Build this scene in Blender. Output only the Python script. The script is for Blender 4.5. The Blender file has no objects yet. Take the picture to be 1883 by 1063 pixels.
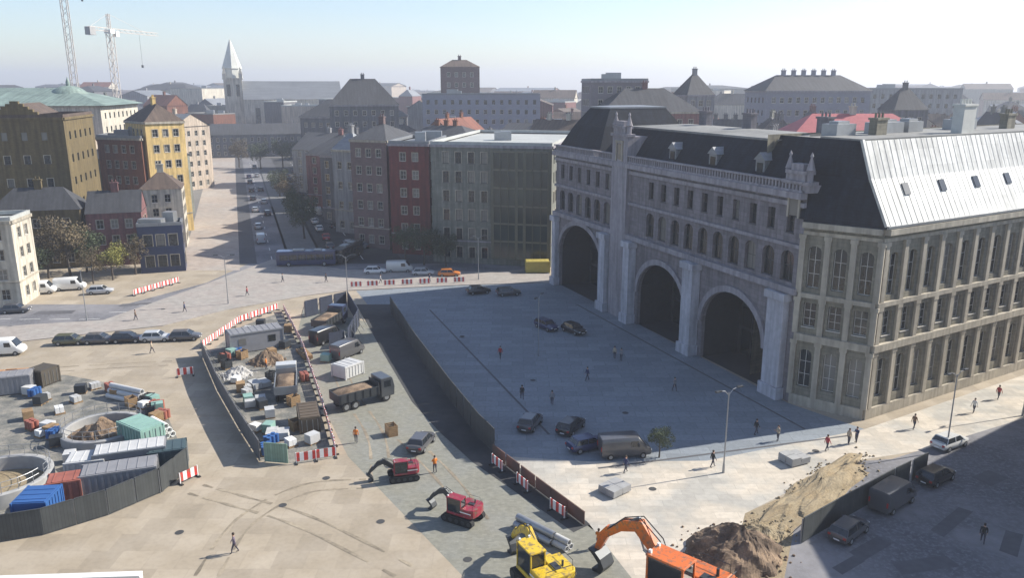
import bpy, bmesh, math, random
from mathutils import Vector, Matrix, noise
R = math.radians
scene = bpy.context.scene
COL = scene.collection
# ------------------------------------------------------------------ camera
PITCH, CAM_H, FPX, IW, IH = R(14.3), 35.0, 1478.0, 1883.0, 1063.0
cam = bpy.data.objects.new('camera', bpy.data.cameras.new('camera'))
COL.objects.link(cam); scene.camera = cam
cam.location = (0, 0, CAM_H); cam.rotation_euler = (R(90) - PITCH, 0, 0)
cam.data.sensor_width = 36; cam.data.lens = 36 * FPX / IW
cam.data.clip_start = .5; cam.data.clip_end = 9000
# ------------------------------------------------------------------ light
SUN_EL, SUN_H = R(35), Vector((.953, .302))           # direction towards the sun
w = bpy.data.worlds.new('World'); scene.world = w; w.use_nodes = True
nt = w.node_tree; nt.nodes.clear()
wo = nt.nodes.new('ShaderNodeOutputWorld'); bg = nt.nodes.new('ShaderNodeBackground')
sk = nt.nodes.new('ShaderNodeTexSky'); sk.sky_type = 'NISHITA'; sk.sun_disc = False
sk.sun_elevation = SUN_EL; sk.sun_rotation = math.atan2(SUN_H.x, SUN_H.y)
sk.air_density = 1.0; sk.dust_density = .5; sk.ozone_density = 1.0; sk.altitude = 50
bg.inputs['Strength'].default_value = .095
tint = nt.nodes.new('ShaderNodeMix'); tint.data_type = 'RGBA'; tint.blend_type = 'MULTIPLY'; tint.inputs[0].default_value = 1; tint.inputs[7].default_value = (.95, .985, 1.09, 1)
nt.links.new(sk.outputs[0], tint.inputs[6])
tc = nt.nodes.new('ShaderNodeTexCoord'); mp = nt.nodes.new('ShaderNodeMapping'); mp.inputs['Scale'].default_value = (1.5, 1.5, 9); cn = nt.nodes.new('ShaderNodeTexNoise'); cn.inputs['Scale'].default_value = 1.6; cn.inputs['Detail'].default_value = 7
nt.links.new(tc.outputs['Generated'], mp.inputs[0]); nt.links.new(mp.outputs[0], cn.inputs['Vector'])
cr = nt.nodes.new('ShaderNodeMapRange'); cr.inputs[1].default_value = .45; cr.inputs[2].default_value = .75; cr.inputs[4].default_value = .28; nt.links.new(cn.outputs[0], cr.inputs[0])
cm = nt.nodes.new('ShaderNodeMix'); cm.data_type = 'RGBA'; nt.links.new(cr.outputs[0], cm.inputs[0]); nt.links.new(tint.outputs[2], cm.inputs[6]); cm.inputs[7].default_value = (5.6, 5.7, 6.0, 1)   # thin high cloud
nt.links.new(cm.outputs[2], bg.inputs[0]); nt.links.new(bg.outputs[0], wo.inputs[0])
sl = bpy.data.lights.new('sun', 'SUN'); sl.energy = 4.8; sl.angle = R(.55); sl.color = (1, .94, .84)
sun = bpy.data.objects.new('sun', sl); COL.objects.link(sun); sun.location = (60, 20, 90)
sd = Vector((SUN_H.x * math.cos(SUN_EL), SUN_H.y * math.cos(SUN_EL), math.sin(SUN_EL)))
sun.rotation_euler = sd.to_track_quat('Z', 'Y').to_euler()
scene.view_settings.view_transform = 'Standard'; scene.view_settings.look = 'None'
scene.view_settings.exposure = 0.85; scene.view_settings.gamma = 1
scene.cycles.max_bounces = 5; scene.cycles.diffuse_bounces = 3; scene.cycles.glossy_bounces = 2
scene.cycles.volume_bounces = 0

# ------------------------------------------------------------------ helpers
def G(px, py, z=0.0):
    """ground position of a point measured on the survey photo (1883 wide)"""
    dx = (px - IW / 2) / FPX; dy = -(py - IH / 2) / FPX
    d = (dx, math.cos(PITCH) + dy * math.sin(PITCH), -math.sin(PITCH) + dy * math.cos(PITCH))
    t = (z - CAM_H) / d[2]
    return Vector((d[0] * t, d[1] * t, z))
def at_depth(px, y):                                   # x of an image column at ground distance y
    f_ = y * math.cos(PITCH) + CAM_H * math.sin(PITCH)
    return (px - IW / 2) * f_ / FPX

class MB:
    def __init__(s): s.v = []; s.f = []; s.m = []
    def face(s, pts, m=0):
        b = len(s.v); s.v += [tuple(p) for p in pts]; s.f.append(tuple(range(b, b + len(pts)))); s.m.append(m)
    def box(s, x0, x1, y0, y1, z0, z1, m=0, M=None):
        c = [Vector((x, y, z)) for z in (z0, z1) for y in (y0, y1) for x in (x0, x1)]
        if M is not None: c = [M @ p for p in c]
        b = len(s.v); s.v += [tuple(p) for p in c]
        for q in ((0, 2, 3, 1), (4, 5, 7, 6), (0, 1, 5, 4), (2, 6, 7, 3), (0, 4, 6, 2), (1, 3, 7, 5)):
            s.f.append(tuple(b + i for i in q)); s.m.append(m)
    def prism(s, pts, z0, z1, m=0, cap=True, mt=None):  # pts counter-clockwise
        n = len(pts); b = len(s.v)
        s.v += [(p[0], p[1], z0) for p in pts] + [(p[0], p[1], z1) for p in pts]
        for i in range(n):
            j = (i + 1) % n; s.f.append((b + i, b + j, b + n + j, b + n + i)); s.m.append(m)
        if cap:
            s.f.append(tuple(b + n + i for i in range(n))); s.m.append(m if mt is None else mt)
            s.f.append(tuple(b + n - 1 - i for i in range(n))); s.m.append(m)
    def rings(s, rings, m=0, close=True, cap=True):     # rings: lists of points with the same count
        b = len(s.v); n = len(rings[0])
        for r in rings: s.v += [tuple(p) for p in r]
        for k in range(len(rings) - 1):
            for i in range(n if close else n - 1):
                j = (i + 1) % n
                s.f.append((b + k * n + i, b + k * n + j, b + (k + 1) * n + j, b + (k + 1) * n + i)); s.m.append(m)
        if cap:
            s.f.append(tuple(b + n - 1 - i for i in range(n))); s.m.append(m)
            t = b + (len(rings) - 1) * n
            s.f.append(tuple(t + i for i in range(n))); s.m.append(m)
    def tube(s, pts, rad, n=8, m=0):
        pts = [Vector(p) for p in pts]; rr = rad if isinstance(rad, (list, tuple)) else [rad] * len(pts)
        rs = []
        for i, p in enumerate(pts):
            d = (pts[min(i + 1, len(pts) - 1)] - pts[max(i - 1, 0)]).normalized()
            a = d.cross(Vector((0, 0, 1)) if abs(d.z) < .9 else Vector((1, 0, 0))).normalized(); c = d.cross(a)
            rs.append([p + (a * math.cos(t) + c * math.sin(t)) * rr[i] for t in [2 * math.pi * k / n for k in range(n)]])
        s.rings(rs, m)
    def xbox(s, p, q, wd, ht, m=0):                     # a bar from p to q
        p = Vector(p); q = Vector(q); d = (q - p).normalized()
        a = d.cross(Vector((0, 0, 1)) if abs(d.z) < .95 else Vector((0, 1, 0))).normalized() * wd / 2; c = a.cross(d).normalized() * ht / 2
        s.rings([[o + a + c, o - a + c, o - a - c, o + a - c] for o in (p, q)], m)
    def build(s, name, mats, parent=None, smooth=False, bevel=0, seg=2, recalc=True):
        me = bpy.data.meshes.new(name); me.from_pydata(s.v, [], s.f)
        if not isinstance(mats, (list, tuple)): mats = [mats]
        for m in mats: me.materials.append(m)
        me.polygons.foreach_set('material_index', s.m)
        bm = bmesh.new(); bm.from_mesh(me)
        bmesh.ops.remove_doubles(bm, verts=bm.verts, dist=.0005)
        if recalc: bmesh.ops.recalc_face_normals(bm, faces=bm.faces)
        uv = bm.loops.layers.uv.new('uv')
        for f in bm.faces:
            n = f.normal
            if abs(n.z) > .95: t = Vector((1, 0, 0)); b_ = Vector((0, 1, 0))
            else:
                t = Vector((-n.y, n.x, 0)).normalized(); b_ = n.cross(t)
            for l in f.loops: l[uv].uv = (l.vert.co.dot(t), l.vert.co.dot(b_))
            f.smooth = smooth
        bm.to_mesh(me); bm.free()
        if smooth and hasattr(me, 'set_sharp_from_angle'): me.set_sharp_from_angle(angle=R(40))
        o = bpy.data.objects.new(name, me); COL.objects.link(o)
        if parent: o.parent = parent
        if bevel:
            b = o.modifiers.new('bevel', 'BEVEL'); b.width = bevel; b.segments = seg; b.limit_method = 'ANGLE'; b.angle_limit = R(40)
        return o

USED = {}
def thing(name, label, cat, loc=(0, 0, 0), rz=0, group=None):
    o = bpy.data.objects.new(name, None); COL.objects.link(o); o.empty_display_size = .3
    o.location = loc; o.rotation_euler = (0, 0, rz); o['label'] = label; o['category'] = cat
    if group: o['group'] = group
    return o
def tag(o, label, cat, group=None):
    o['label'] = label; o['category'] = cat
    if group: o['group'] = group
    return o
def kind(o, k): o['kind'] = k; return o
def dup(root, loc, rz=0, label=None, group=None, swap=None, scale=None):
    def cp(o, par):
        c = o.copy(); COL.objects.link(c); c.parent = par
        if swap and o.type == 'MESH' and any(ms.material and ms.material.name in swap for ms in o.material_slots):
            for i, ms in enumerate(c.material_slots):
                if ms.material and ms.material.name in swap:
                    nm = ms.material.name; ms.link = 'OBJECT'; ms.material = swap[nm]
        for ch in o.children: cp(ch, c)
        return c
    r = cp(root, None); r.location = loc; r.rotation_euler = (0, 0, rz)
    if label: r['label'] = label
    if group: r['group'] = group
    if scale: r.scale = scale
    return r

# ------------------------------------------------------------------ materials
MATS = {}
def mat(name, col, rough=.8, metal=0, var=.12, scale=1.5, bump=0, brick=None, spec=.5, var2=None, seams=None, coat=0):
    """principled with two scales of colour variation; brick=(w,h,mortar,dark) in metres on the uv"""
    if name in MATS: return MATS[name]
    m = bpy.data.materials.new(name); m.use_nodes = True; MATS[name] = m
    n = m.node_tree.nodes; L = m.node_tree.links; b = n['Principled BSDF']
    b.inputs['Roughness'].default_value = rough; b.inputs['Metallic'].default_value = metal
    b.inputs['Specular IOR Level'].default_value = spec
    if coat: b.inputs['Coat Weight'].default_value = coat
    geo = n.new('ShaderNodeNewGeometry')
    n1 = n.new('ShaderNodeTexNoise'); n1.inputs['Scale'].default_value = scale; n1.inputs['Detail'].default_value = 6
    n2 = n.new('ShaderNodeTexNoise'); n2.inputs['Scale'].default_value = scale * .11; n2.inputs['Detail'].default_value = 3
    L.new(geo.outputs['Position'], n1.inputs['Vector']); L.new(geo.outputs['Position'], n2.inputs['Vector'])
    ad = n.new('ShaderNodeMath'); ad.operation = 'ADD'; L.new(n1.outputs[0], ad.inputs[0]); L.new(n2.outputs[0], ad.inputs[1])
    mr = n.new('ShaderNodeMapRange'); mr.inputs[1].default_value = .7; mr.inputs[2].default_value = 1.3
    mr.inputs[3].default_value = 1 - var; mr.inputs[4].default_value = 1 + var; L.new(ad.outputs[0], mr.inputs[0])
    mx = n.new('ShaderNodeVectorMath'); mx.operation = 'SCALE'; L.new(mr.outputs[0], mx.inputs['Scale'])
    cin = n.new('ShaderNodeRGB'); cin.outputs[0].default_value = (*col, 1)
    src = cin.outputs[0]; hgt = n1.outputs[0]
    if var2:
        cb = n.new('ShaderNodeMix'); cb.data_type = 'RGBA'
        r2 = n.new('ShaderNodeMapRange'); r2.inputs[1].default_value = .42; r2.inputs[2].default_value = .6
        L.new(n2.outputs[0], r2.inputs[0]); L.new(r2.outputs[0], cb.inputs[0])
        L.new(src, cb.inputs[6]); cb.inputs[7].default_value = (*var2, 1); src = cb.outputs[2]
    if brick:
        uvn = n.new('ShaderNodeUVMap'); uvn.uv_map = 'uv'
        bt = n.new('ShaderNodeTexBrick'); bt.inputs['Scale'].default_value = 1
        bt.inputs['Brick Width'].default_value = brick[0]; bt.inputs['Row Height'].default_value = brick[1]
        bt.inputs['Mortar Size'].default_value = brick[2]; bt.inputs['Bias'].default_value = 0
        bt.inputs['Color1'].default_value = (1, 1, 1, 1); bt.inputs['Color2'].default_value = (.8, .8, .8, 1)
        bt.inputs['Mortar'].default_value = (brick[3],) * 3 + (1,)
        L.new(uvn.outputs[0], bt.inputs['Vector'])
        mm = n.new('ShaderNodeMix'); mm.data_type = 'RGBA'; mm.blend_type = 'MULTIPLY'; mm.inputs[0].default_value = 1
        L.new(src, mm.inputs[6]); L.new(bt.outputs['Color'], mm.inputs[7]); src = mm.outputs[2]; hgt = bt.outputs['Color']
    L.new(src, mx.inputs[0]); L.new(mx.outputs[0], b.inputs['Base Color'])
    if bump:
        bp = n.new('ShaderNodeBump'); bp.inputs['Strength'].default_value = bump; bp.inputs['Distance'].default_value = .03
        L.new(hgt, bp.inputs['Height']); L.new(bp.outputs[0], b.inputs['Normal'])
    return m
STONE_SHADE = mat('shaded_stone', (.235, .213, .225), .85, brick=(1.2, .55, .03, .72), bump=.4, var=.16, var2=(.20, .182, .192))  # stone of the shaded front, part of that shade put into the colour
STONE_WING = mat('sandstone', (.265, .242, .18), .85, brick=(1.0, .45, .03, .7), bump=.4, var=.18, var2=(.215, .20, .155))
STONE_TRIM = mat('pale_trim', (.38, .34, .27), .8, var=.16, bump=.2)
STONE_GREYTRIM = mat('grey_trim', (.29, .27, .288), .8, var=.16, bump=.2)
SLATE = mat('slate', (.017, .022, .033), .85, brick=(.5, .32, .02, .55), bump=.5, var=.3, spec=.15)
ZINC = mat('zinc', (.55, .55, .52), .5, metal=.2, brick=(3.1, 1.9, .02, .8), bump=.3, var=.16)
ZINC_D = mat('zinc_dark', (.24, .25, .26), .5, metal=.3, brick=(9, .6, .03, .7), bump=.3, var=.12)
GLASS = mat('glass', (.015, .02, .022), .12, var=.35, scale=.4, spec=.7)
GLASS_G = mat('glass_green', (.02, .032, .028), .12, var=.3, scale=.3, spec=.7)
FRAME_W = mat('frame_white', (.5, .48, .44), .6, var=.06)
FRAME_D = mat('frame_dark', (.06, .06, .06), .6, var=.06)
VOID = mat('vault_shade', (.03, .032, .035), .9, var=.2)  # near black: the gloom inside the arches is put into the colour
FLATROOF = mat('flat_roof', (.20, .20, .19), .9, var=.25, bump=.2)
ROOFLIGHT = mat('pale_roof', (.38, .39, .37), .7, var=.15)
STEEL = mat('steel', (.32, .33, .34), .45, metal=.6, var=.12)
DARKSTEEL = mat('dark_steel', (.05, .055, .06), .5, metal=.4, var=.15)
RUBBER = mat('rubber', (.02, .02, .02), .9, var=.2)
SOIL = mat('soil', (.13, .09, .06), .95, var=.45, scale=7, bump=.8, var2=(.2, .14, .09))
SAND = mat('sand', (.29, .225, .135), .95, var=.35, scale=6, bump=.8, var2=(.24, .195, .125))
CONCRETE = mat('concrete', (.34, .34, .33), .85, var=.2, scale=1.2, bump=.3, var2=(.27, .27, .27))
WOOD = mat('timber', (.25, .16, .08), .8, var=.3, scale=3)
RED = mat('red_plastic', (.55, .035, .03), .45, var=.12)
WHITE = mat('white_plastic', (.72, .72, .70), .45, var=.08)
YEL = mat('yellow_paint', (.62, .42, .02), .4, var=.12, coat=.3)
ORA = mat('orange_paint', (.62, .14, .02), .4, var=.12, coat=.3)
REDP = mat('red_paint', (.26, .012, .03), .4, var=.12, coat=.3)
def vary_glass(m, light, share):
    n = m.node_tree.nodes; L = m.node_tree.links; b = n['Principled BSDF']; oi = n.new('ShaderNodeObjectInfo')
    g = n.new('ShaderNodeMath'); g.operation = 'GREATER_THAN'; g.inputs[1].default_value = 1 - share; L.new(oi.outputs['Random'], g.inputs[0])
    mx = n.new('ShaderNodeMix'); mx.data_type = 'RGBA'; L.new(g.outputs[0], mx.inputs[0])
    L.new(b.inputs['Base Color'].links[0].from_socket, mx.inputs[6]); mx.inputs[7].default_value = (*light, 1); L.new(mx.outputs[2], b.inputs['Base Color'])
    mr = n.new('ShaderNodeMapRange'); mr.inputs[3].default_value = .05; mr.inputs[4].default_value = .3; L.new(oi.outputs['Random'], mr.inputs[0]); L.new(mr.outputs[0], b.inputs['Roughness'])
vary_glass(GLASS, (.16, .155, .14), .28)
def streaks(m, amt=.3):
    n = m.node_tree.nodes; L = m.node_tree.links; b = n['Principled BSDF']; u = n.new('ShaderNodeUVMap'); u.uv_map = 'uv'
    mp = n.new('ShaderNodeMapping'); mp.inputs['Scale'].default_value = (1.6, .12, 1); L.new(u.outputs[0], mp.inputs[0])
    t = n.new('ShaderNodeTexNoise'); t.inputs['Scale'].default_value = 1; t.inputs['Detail'].default_value = 5; L.new(mp.outputs[0], t.inputs['Vector'])
    mr = n.new('ShaderNodeMapRange'); mr.inputs[1].default_value = .35; mr.inputs[2].default_value = .65; mr.inputs[3].default_value = 1 - amt; mr.inputs[4].default_value = 1 + amt * .35; L.new(t.outputs[0], mr.inputs[0])
    sc = n.new('ShaderNodeVectorMath'); sc.operation = 'SCALE'; L.new(b.inputs['Base Color'].links[0].from_socket, sc.inputs[0]); L.new(mr.outputs[0], sc.inputs['Scale']); L.new(sc.outputs[0], b.inputs['Base Color'])
for m_ in (STONE_SHADE, STONE_WING, STONE_TRIM, STONE_GREYTRIM, ZINC, SLATE): streaks(m_)
def grime(m, col=(.16, .12, .08), lo=.5, hi=.62):
    n = m.node_tree.nodes; L = m.node_tree.links; b = n['Principled BSDF']; g = n.new('ShaderNodeNewGeometry')
    t = n.new('ShaderNodeTexNoise'); t.inputs['Scale'].default_value = 2.6; t.inputs['Detail'].default_value = 8; t.inputs['Roughness'].default_value = .7; L.new(g.outputs['Position'], t.inputs['Vector'])
    mr = n.new('ShaderNodeMapRange'); mr.inputs[1].default_value = lo; mr.inputs[2].default_value = hi; mr.inputs[4].default_value = .85; L.new(t.outputs[0], mr.inputs[0])
    mx = n.new('ShaderNodeMix'); mx.data_type = 'RGBA'; L.new(mr.outputs[0], mx.inputs[0]); L.new(b.inputs['Base Color'].links[0].from_socket, mx.inputs[6]); mx.inputs[7].default_value = (*col, 1); L.new(mx.outputs[2], b.inputs['Base Color'])
for m_ in (YEL, ORA, REDP, RED): grime(m_)
def paint(name, c): return mat('paint_' + name, c, .3, var=.05, coat=.6)
BODY = mat('body_paint', (.3, .3, .3), .3, var=.05, coat=.6)

# ------------------------------------------------------------------ ground
def sheet(name, pts, z, m, k='structure', z0=None):
    b = MB()
    if z0 is None: b.face([(p[0], p[1], z) for p in pts])
    else: b.prism([(p[0], p[1]) for p in pts], z0, z)
    o = b.build(name, m); kind(o, k); return o
def area(pts):
    a = 0
    for i in range(len(pts)):
        p, q = pts[i], pts[(i + 1) % len(pts)]; a += p[0] * q[1] - q[0] * p[1]
    return a / 2
def gp(*px): 
    pts = [G(*p) for p in px]
    if area(pts) < 0: pts.reverse()
    return pts
EARTH = mat('city_ground', (.16, .155, .15), .95, var=.3, scale=.05)
PAVE_TAN = mat('pave_tan', (.36, .302, .222), .9, brick=(2.4, 2.4, .025, .84), bump=.25, var=.12, scale=2.6, var2=(.37, .315, .24))
PAVE_GREY = mat('pave_greengrey', (.25, .245, .20), .9, brick=(.4, .2, .012, .82), bump=.25, var=.16, scale=2.4, var2=(.225, .225, .195))
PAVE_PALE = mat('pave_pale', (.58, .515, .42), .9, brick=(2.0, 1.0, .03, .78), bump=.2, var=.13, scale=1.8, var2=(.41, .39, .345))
PAVE_SHADED = mat('pave_shaded', (.235, .265, .29), .85, brick=(3, 1.5, .035, .68), bump=.25, var=.13, scale=2.2, var2=(.21, .235, .26))  # bluish and darker: the big building's shadow is put into this colour
ASPHALT = mat('asphalt', (.035, .036, .038), .9, var=.25, scale=1.2, bump=.3, var2=(.05, .05, .05))
ASPHALT_L = mat('asphalt_worn', (.12, .12, .13), .9, var=.22, scale=.9, bump=.3, var2=(.19, .185, .19))
PAINTW = mat('road_paint', (.6, .6, .57), .8, var=.25, scale=3)
sheet('ground', [(-4000, -200), (4000, -200), (4000, 4000), (-4000, 4000)], 0, EARTH)
sheet('plaza', [(-140, 35), (95, 35), (95, 175), (-140, 175)], .004, PAVE_TAN)
# square in front of the big building
sheet('square_paving', gp((655, 535), (1020, 515), (1450, 742), (1590, 790), (1300, 850), (1090, 975), (895, 822)), .008, PAVE_SHADED)
sheet('lane_paving', gp((560, 560), (700, 600), (900, 830), (1110, 985), (1180, 1075), (865, 1075), (640, 840), (540, 640)), .008, PAVE_GREY)
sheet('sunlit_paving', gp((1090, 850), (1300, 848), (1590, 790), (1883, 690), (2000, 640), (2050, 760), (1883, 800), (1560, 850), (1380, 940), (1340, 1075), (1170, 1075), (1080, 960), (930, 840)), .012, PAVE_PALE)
sheet('side_street', gp((1560, 850), (1640, 845), (1883, 770), (2200, 690), (2300, 1090), (1430, 1090), (1450, 980), (1560, 880)), .016, ASPHALT_L)
sheet('sand_verge', gp((1370, 945), (1560, 862), (1600, 870), (1460, 975), (1440, 1075), (1340, 1075)), .020, SAND)
sheet('asphalt_strip', gp((655, 560), (725, 560), (770, 630), (840, 730), (912, 826), (1085, 965), (1055, 980), (868, 850), (808, 795), (758, 740), (705, 650), (672, 590)), .016, ASPHALT)
sheet('tram_road', gp((-60, 560), (230, 560), (380, 520), (490, 470), (640, 470), (1010, 470), (1010, 505), (850, 500), (640, 497), (500, 478), (360, 530), (190, 590), (-60, 605)), .008, ASPHALT_L)
sheet('back_street', gp((500, 470), (640, 470), (600, 380), (470, 380)), .012, ASPHALT)
PAVE_CURVE = mat('pave_curved', (.37, .33, .295), .9, brick=(1.0, .5, .015, .85), bump=.2, var=.13, scale=1.8, var2=(.33, .305, .275))
sheet('curved_pavement', gp((-60, 605), (190, 590), (360, 530), (500, 478), (640, 497), (850, 500), (1010, 505), (1015, 520), (850, 525), (640, 535), (560, 545), (420, 570), (300, 600), (-60, 640)), .12, PAVE_CURVE, z0=.0)

AVN = Vector((-.32, .947))
def strip(name, xa, xb, ya, yb, z, m):           # a lane of the avenue; x given on the line y = 160
    sheet(name, [(xa - (ya - 160) * -AVN.x / AVN.y * 1, ya), (xb - (ya - 160) * .338, ya), (xb - (yb - 160) * .338, yb), (xa - (yb - 160) * .338, yb)], z, m)
PAVE_AV = mat('pave_avenue', (.40, .335, .28), .9, brick=(1.0, .5, .015, .85), bump=.2, var=.15, scale=.6, var2=(.36, .32, .28))
strip('avenue_paving', -67, -55.5, 152, 400, .012, PAVE_AV); strip('avenue_roadway', -55.5, -17, 158, 400, .012, mat('avenue_setts', (.09, .09, .095), .9, brick=(.3, .2, .02, .8), var=.2, scale=2)); strip('avenue_paving', -17, -12, 158, 400, .016, mat('avenue_flags', (.12, .115, .11), .9, var=.2))
strip('avenue_road', -52, -45.5, 158, 400, .020, ASPHALT_L); strip('avenue_road', -38, -22, 158, 400, .020, ASPHALT)
strip('avenue_median', -45, -38.5, 166, 330, .14, mat('median_paving', (.15, .15, .148), .9, var=.2))
for k in range(24): strip('lane_marking', -30.1, -29.9, 162 + k * 9, 166 + k * 9, .026, PAINTW)
for k in range(24): strip('lane_marking', -48.9, -48.7, 162 + k * 9, 165 + k * 9, .026, PAINTW)
for k in range(9): p = G(-20 + k * 55, 588 - max(0, k - 3) * 13); q = p + Vector((3, .4, 0)); sheet('lane_marking', [(p.x, p.y), (q.x, q.y), (q.x - .02, q.y + .15), (p.x - .02, p.y + .15)], .0125, PAINTW)
GRAVEL = mat('site_gravel', (.15, .15, .135), .95, var=.4, scale=5, bump=.8, var2=(.21, .195, .165))
sheet('site_gravel', gp((-40, 700), (120, 690), (240, 712), (310, 770), (345, 850), (300, 905), (200, 948), (80, 985), (-40, 1005)), .0135, GRAVEL)
sheet('site_gravel', gp((378, 655), (445, 600), (515, 575), (550, 640), (585, 740), (612, 840), (545, 853), (480, 848), (430, 760)), .0135, GRAVEL)
MUD = mat('mud_track', (.22, .185, .135), .95, var=.3, scale=3, var2=(.28, .235, .17))
grime(PAVE_TAN, (.27, .225, .165), .55, .85); grime(PAVE_SHADED, (.14, .155, .175), .52, .75); grime(ASPHALT_L, (.2, .2, .215), .48, .62); grime(PAVE_GREY, (.19, .18, .14), .53, .8); grime(PAVE_PALE, (.36, .33, .28), .55, .85)
def track(pts, wdt=.32, gap=1.7, z=.0175):
    P3 = [G(*p) for p in pts]; sm = []
    for i in range(len(P3) - 1):
        p0, p1, p2, p3 = P3[max(i - 1, 0)], P3[i], P3[i + 1], P3[min(i + 2, len(P3) - 1)]
        for k in range(8):
            t = k / 8; sm.append(.5 * ((2 * p1) + (p2 - p0) * t + (2 * p0 - 5 * p1 + 4 * p2 - p3) * t * t + (3 * p1 - p0 - 3 * p2 + p3) * t ** 3))
    for s_ in (-1, 1):
        b = MB(); pr = None
        for i in range(len(sm)):
            d = (sm[min(i + 1, len(sm) - 1)] - sm[max(i - 1, 0)]).normalized(); n = Vector((-d.y, d.x, 0)); c = sm[i] + n * s_ * gap / 2; w2 = wdt / 2 * (.8 + .3 * math.sin(i * 1.7)); q = (c - n * w2, c + n * w2)
            if pr and i % 9 != 4: b.face([(pr[0].x, pr[0].y, z), (q[0].x, q[0].y, z), (q[1].x, q[1].y, z), (pr[1].x, pr[1].y, z)])
            pr = q
        kind(b.build('tyre_track', MUD), 'structure')
for i, tr_ in enumerate(([(380, 1060), (450, 960), (560, 900), (680, 890)], [(700, 880), (690, 800), (640, 720), (615, 650)], [(360, 900), (430, 920), (560, 960), (760, 1060)], [(100, 680), (230, 672), (320, 668)], [(880, 960), (820, 880), (740, 800)])): track(tr_, z=.0175 + i * .0012)
PATCH = mat('asphalt_patch', (.095, .095, .102), .9, var=.2, bump=.3); TROUGH = mat('drain_channel', (.09, .09, .095), .8, var=.2)
for k, (px, py, a_, l_, w2) in enumerate(((1600, 1010, .6, 4, 1.4), (1750, 960, .7, 6, 1.2), (1820, 880, .5, 3, 2), (1560, 1040, .6, 3, 1), (1700, 1040, .2, 5, 1.6), (100, 575, .1, 6, 2), (250, 560, .2, 5, 1.5), (1860, 1000, .9, 4, 1.3))):
    p = G(px, py); M = Matrix.Translation(p) @ Matrix.Rotation(a_, 4, 'Z'); q = [M @ Vector(v) for v in ((-l_ / 2, -w2 / 2, 0), (l_ / 2, -w2 / 2.3, 0), (l_ / 2.1, w2 / 2, 0), (-l_ / 2.2, w2 / 2.2, 0))]; sheet('asphalt_patch', q, .0285 + k * .0004, PATCH)
for a_, b_ in (((1060, 560), (1480, 790)), ((790, 570), (1010, 800)), ((1100, 862), (1560, 802))):
    p, q = G(*a_), G(*b_); d = (q - p).normalized(); n = Vector((-d.y, d.x, 0)) * .13; sheet('drain_channel', [p + n * -1, q - n, q + n, p + n][::1], .0305, TROUGH)
COVER = mat('iron_cover', (.05, .05, .05), .7)
for px, py in ((520, 930), (700, 960), (330, 980), (600, 880), (860, 1030), (940, 880), (1200, 900), (1500, 830), (980, 700), (1150, 760), (850, 620), (300, 570)):
    p = G(px, py); b = MB(); b.face([(p.x + .35 * math.cos(a), p.y + .35 * math.sin(a), .0265 if py > 620 else .127) for a in [2 * math.pi * i / 16 for i in range(16)]]); kind(b.build('manhole_cover', COVER), 'structure')
# ------------------------------------------------------------------ facade with real openings
def facade(mb, p0, p1, z0, z1, ops, depth=.35, m=0, mr=None):
    """wall from p0 to p1 (outside on the right of p0->p1) with openings (x0,x1,zb,zt,arch)"""
    p0 = Vector(p0[:2]); p1 = Vector(p1[:2]); L_ = (p1 - p0).length; d = (p1 - p0) / L_; n = Vector((d.y, -d.x))
    mr = m if mr is None else mr
    def P(x, z, k=0): q = p0 + d * x - n * k; return (q.x, q.y, z)
    def top(o, x):
        if not o[4]: return o[3]
        r = (o[1] - o[0]) / 2; c = (o[0] + o[1]) / 2
        rise = o[4]; t = max(0, 1 - ((x - c) / r) ** 2)
        return o[3] - rise + rise * math.sqrt(t)
    xs = {0.0, L_}
    for o in ops:
        xs |= {o[0], o[1]}
        if o[4]: 
            N = 14 if o[1] - o[0] > 3 else 6
            xs |= {(o[0] + o[1]) / 2 - (o[1] - o[0]) / 2 * math.cos(math.pi * k / N) for k in range(N + 1)}
    xs = sorted(xs)
    for a, b in zip(xs, xs[1:]):
        if b - a < 1e-5: continue
        mid = (a + b) / 2; cur = [(o[2], o) for o in ops if o[0] < mid < o[1]]; cur.sort(key=lambda q: q[0])
        za = zb = z0
        for _, o in cur:
            if o[2] > min(za, zb) + 1e-5: mb.face([P(a, za), P(b, zb), P(b, o[2]), P(a, o[2])], m)
            za, zb = top(o, a), top(o, b)
        if z1 > min(za, zb) + 1e-5: mb.face([P(a, za), P(b, zb), P(b, z1), P(a, z1)], m)
    for o in ops:
        ox = [x for x in xs if o[0] - 1e-6 <= x <= o[1] + 1e-6] if o[4] else [o[0], o[1]]
        pl = [(o[0], o[2])] + [(x, top(o, x)) for x in ox] + [(o[1], o[2])]
        q = []
        for a in pl:
            if not q or abs(a[0] - q[-1][0]) + abs(a[1] - q[-1][1]) > 1e-4: q.append(a)
        for a, b in zip(q, q[1:] + q[:1]): mb.face([P(a[0], a[1]), P(a[0], a[1], depth), P(b[0], b[1], depth), P(b[0], b[1])], mr)
WIN = {}
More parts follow.
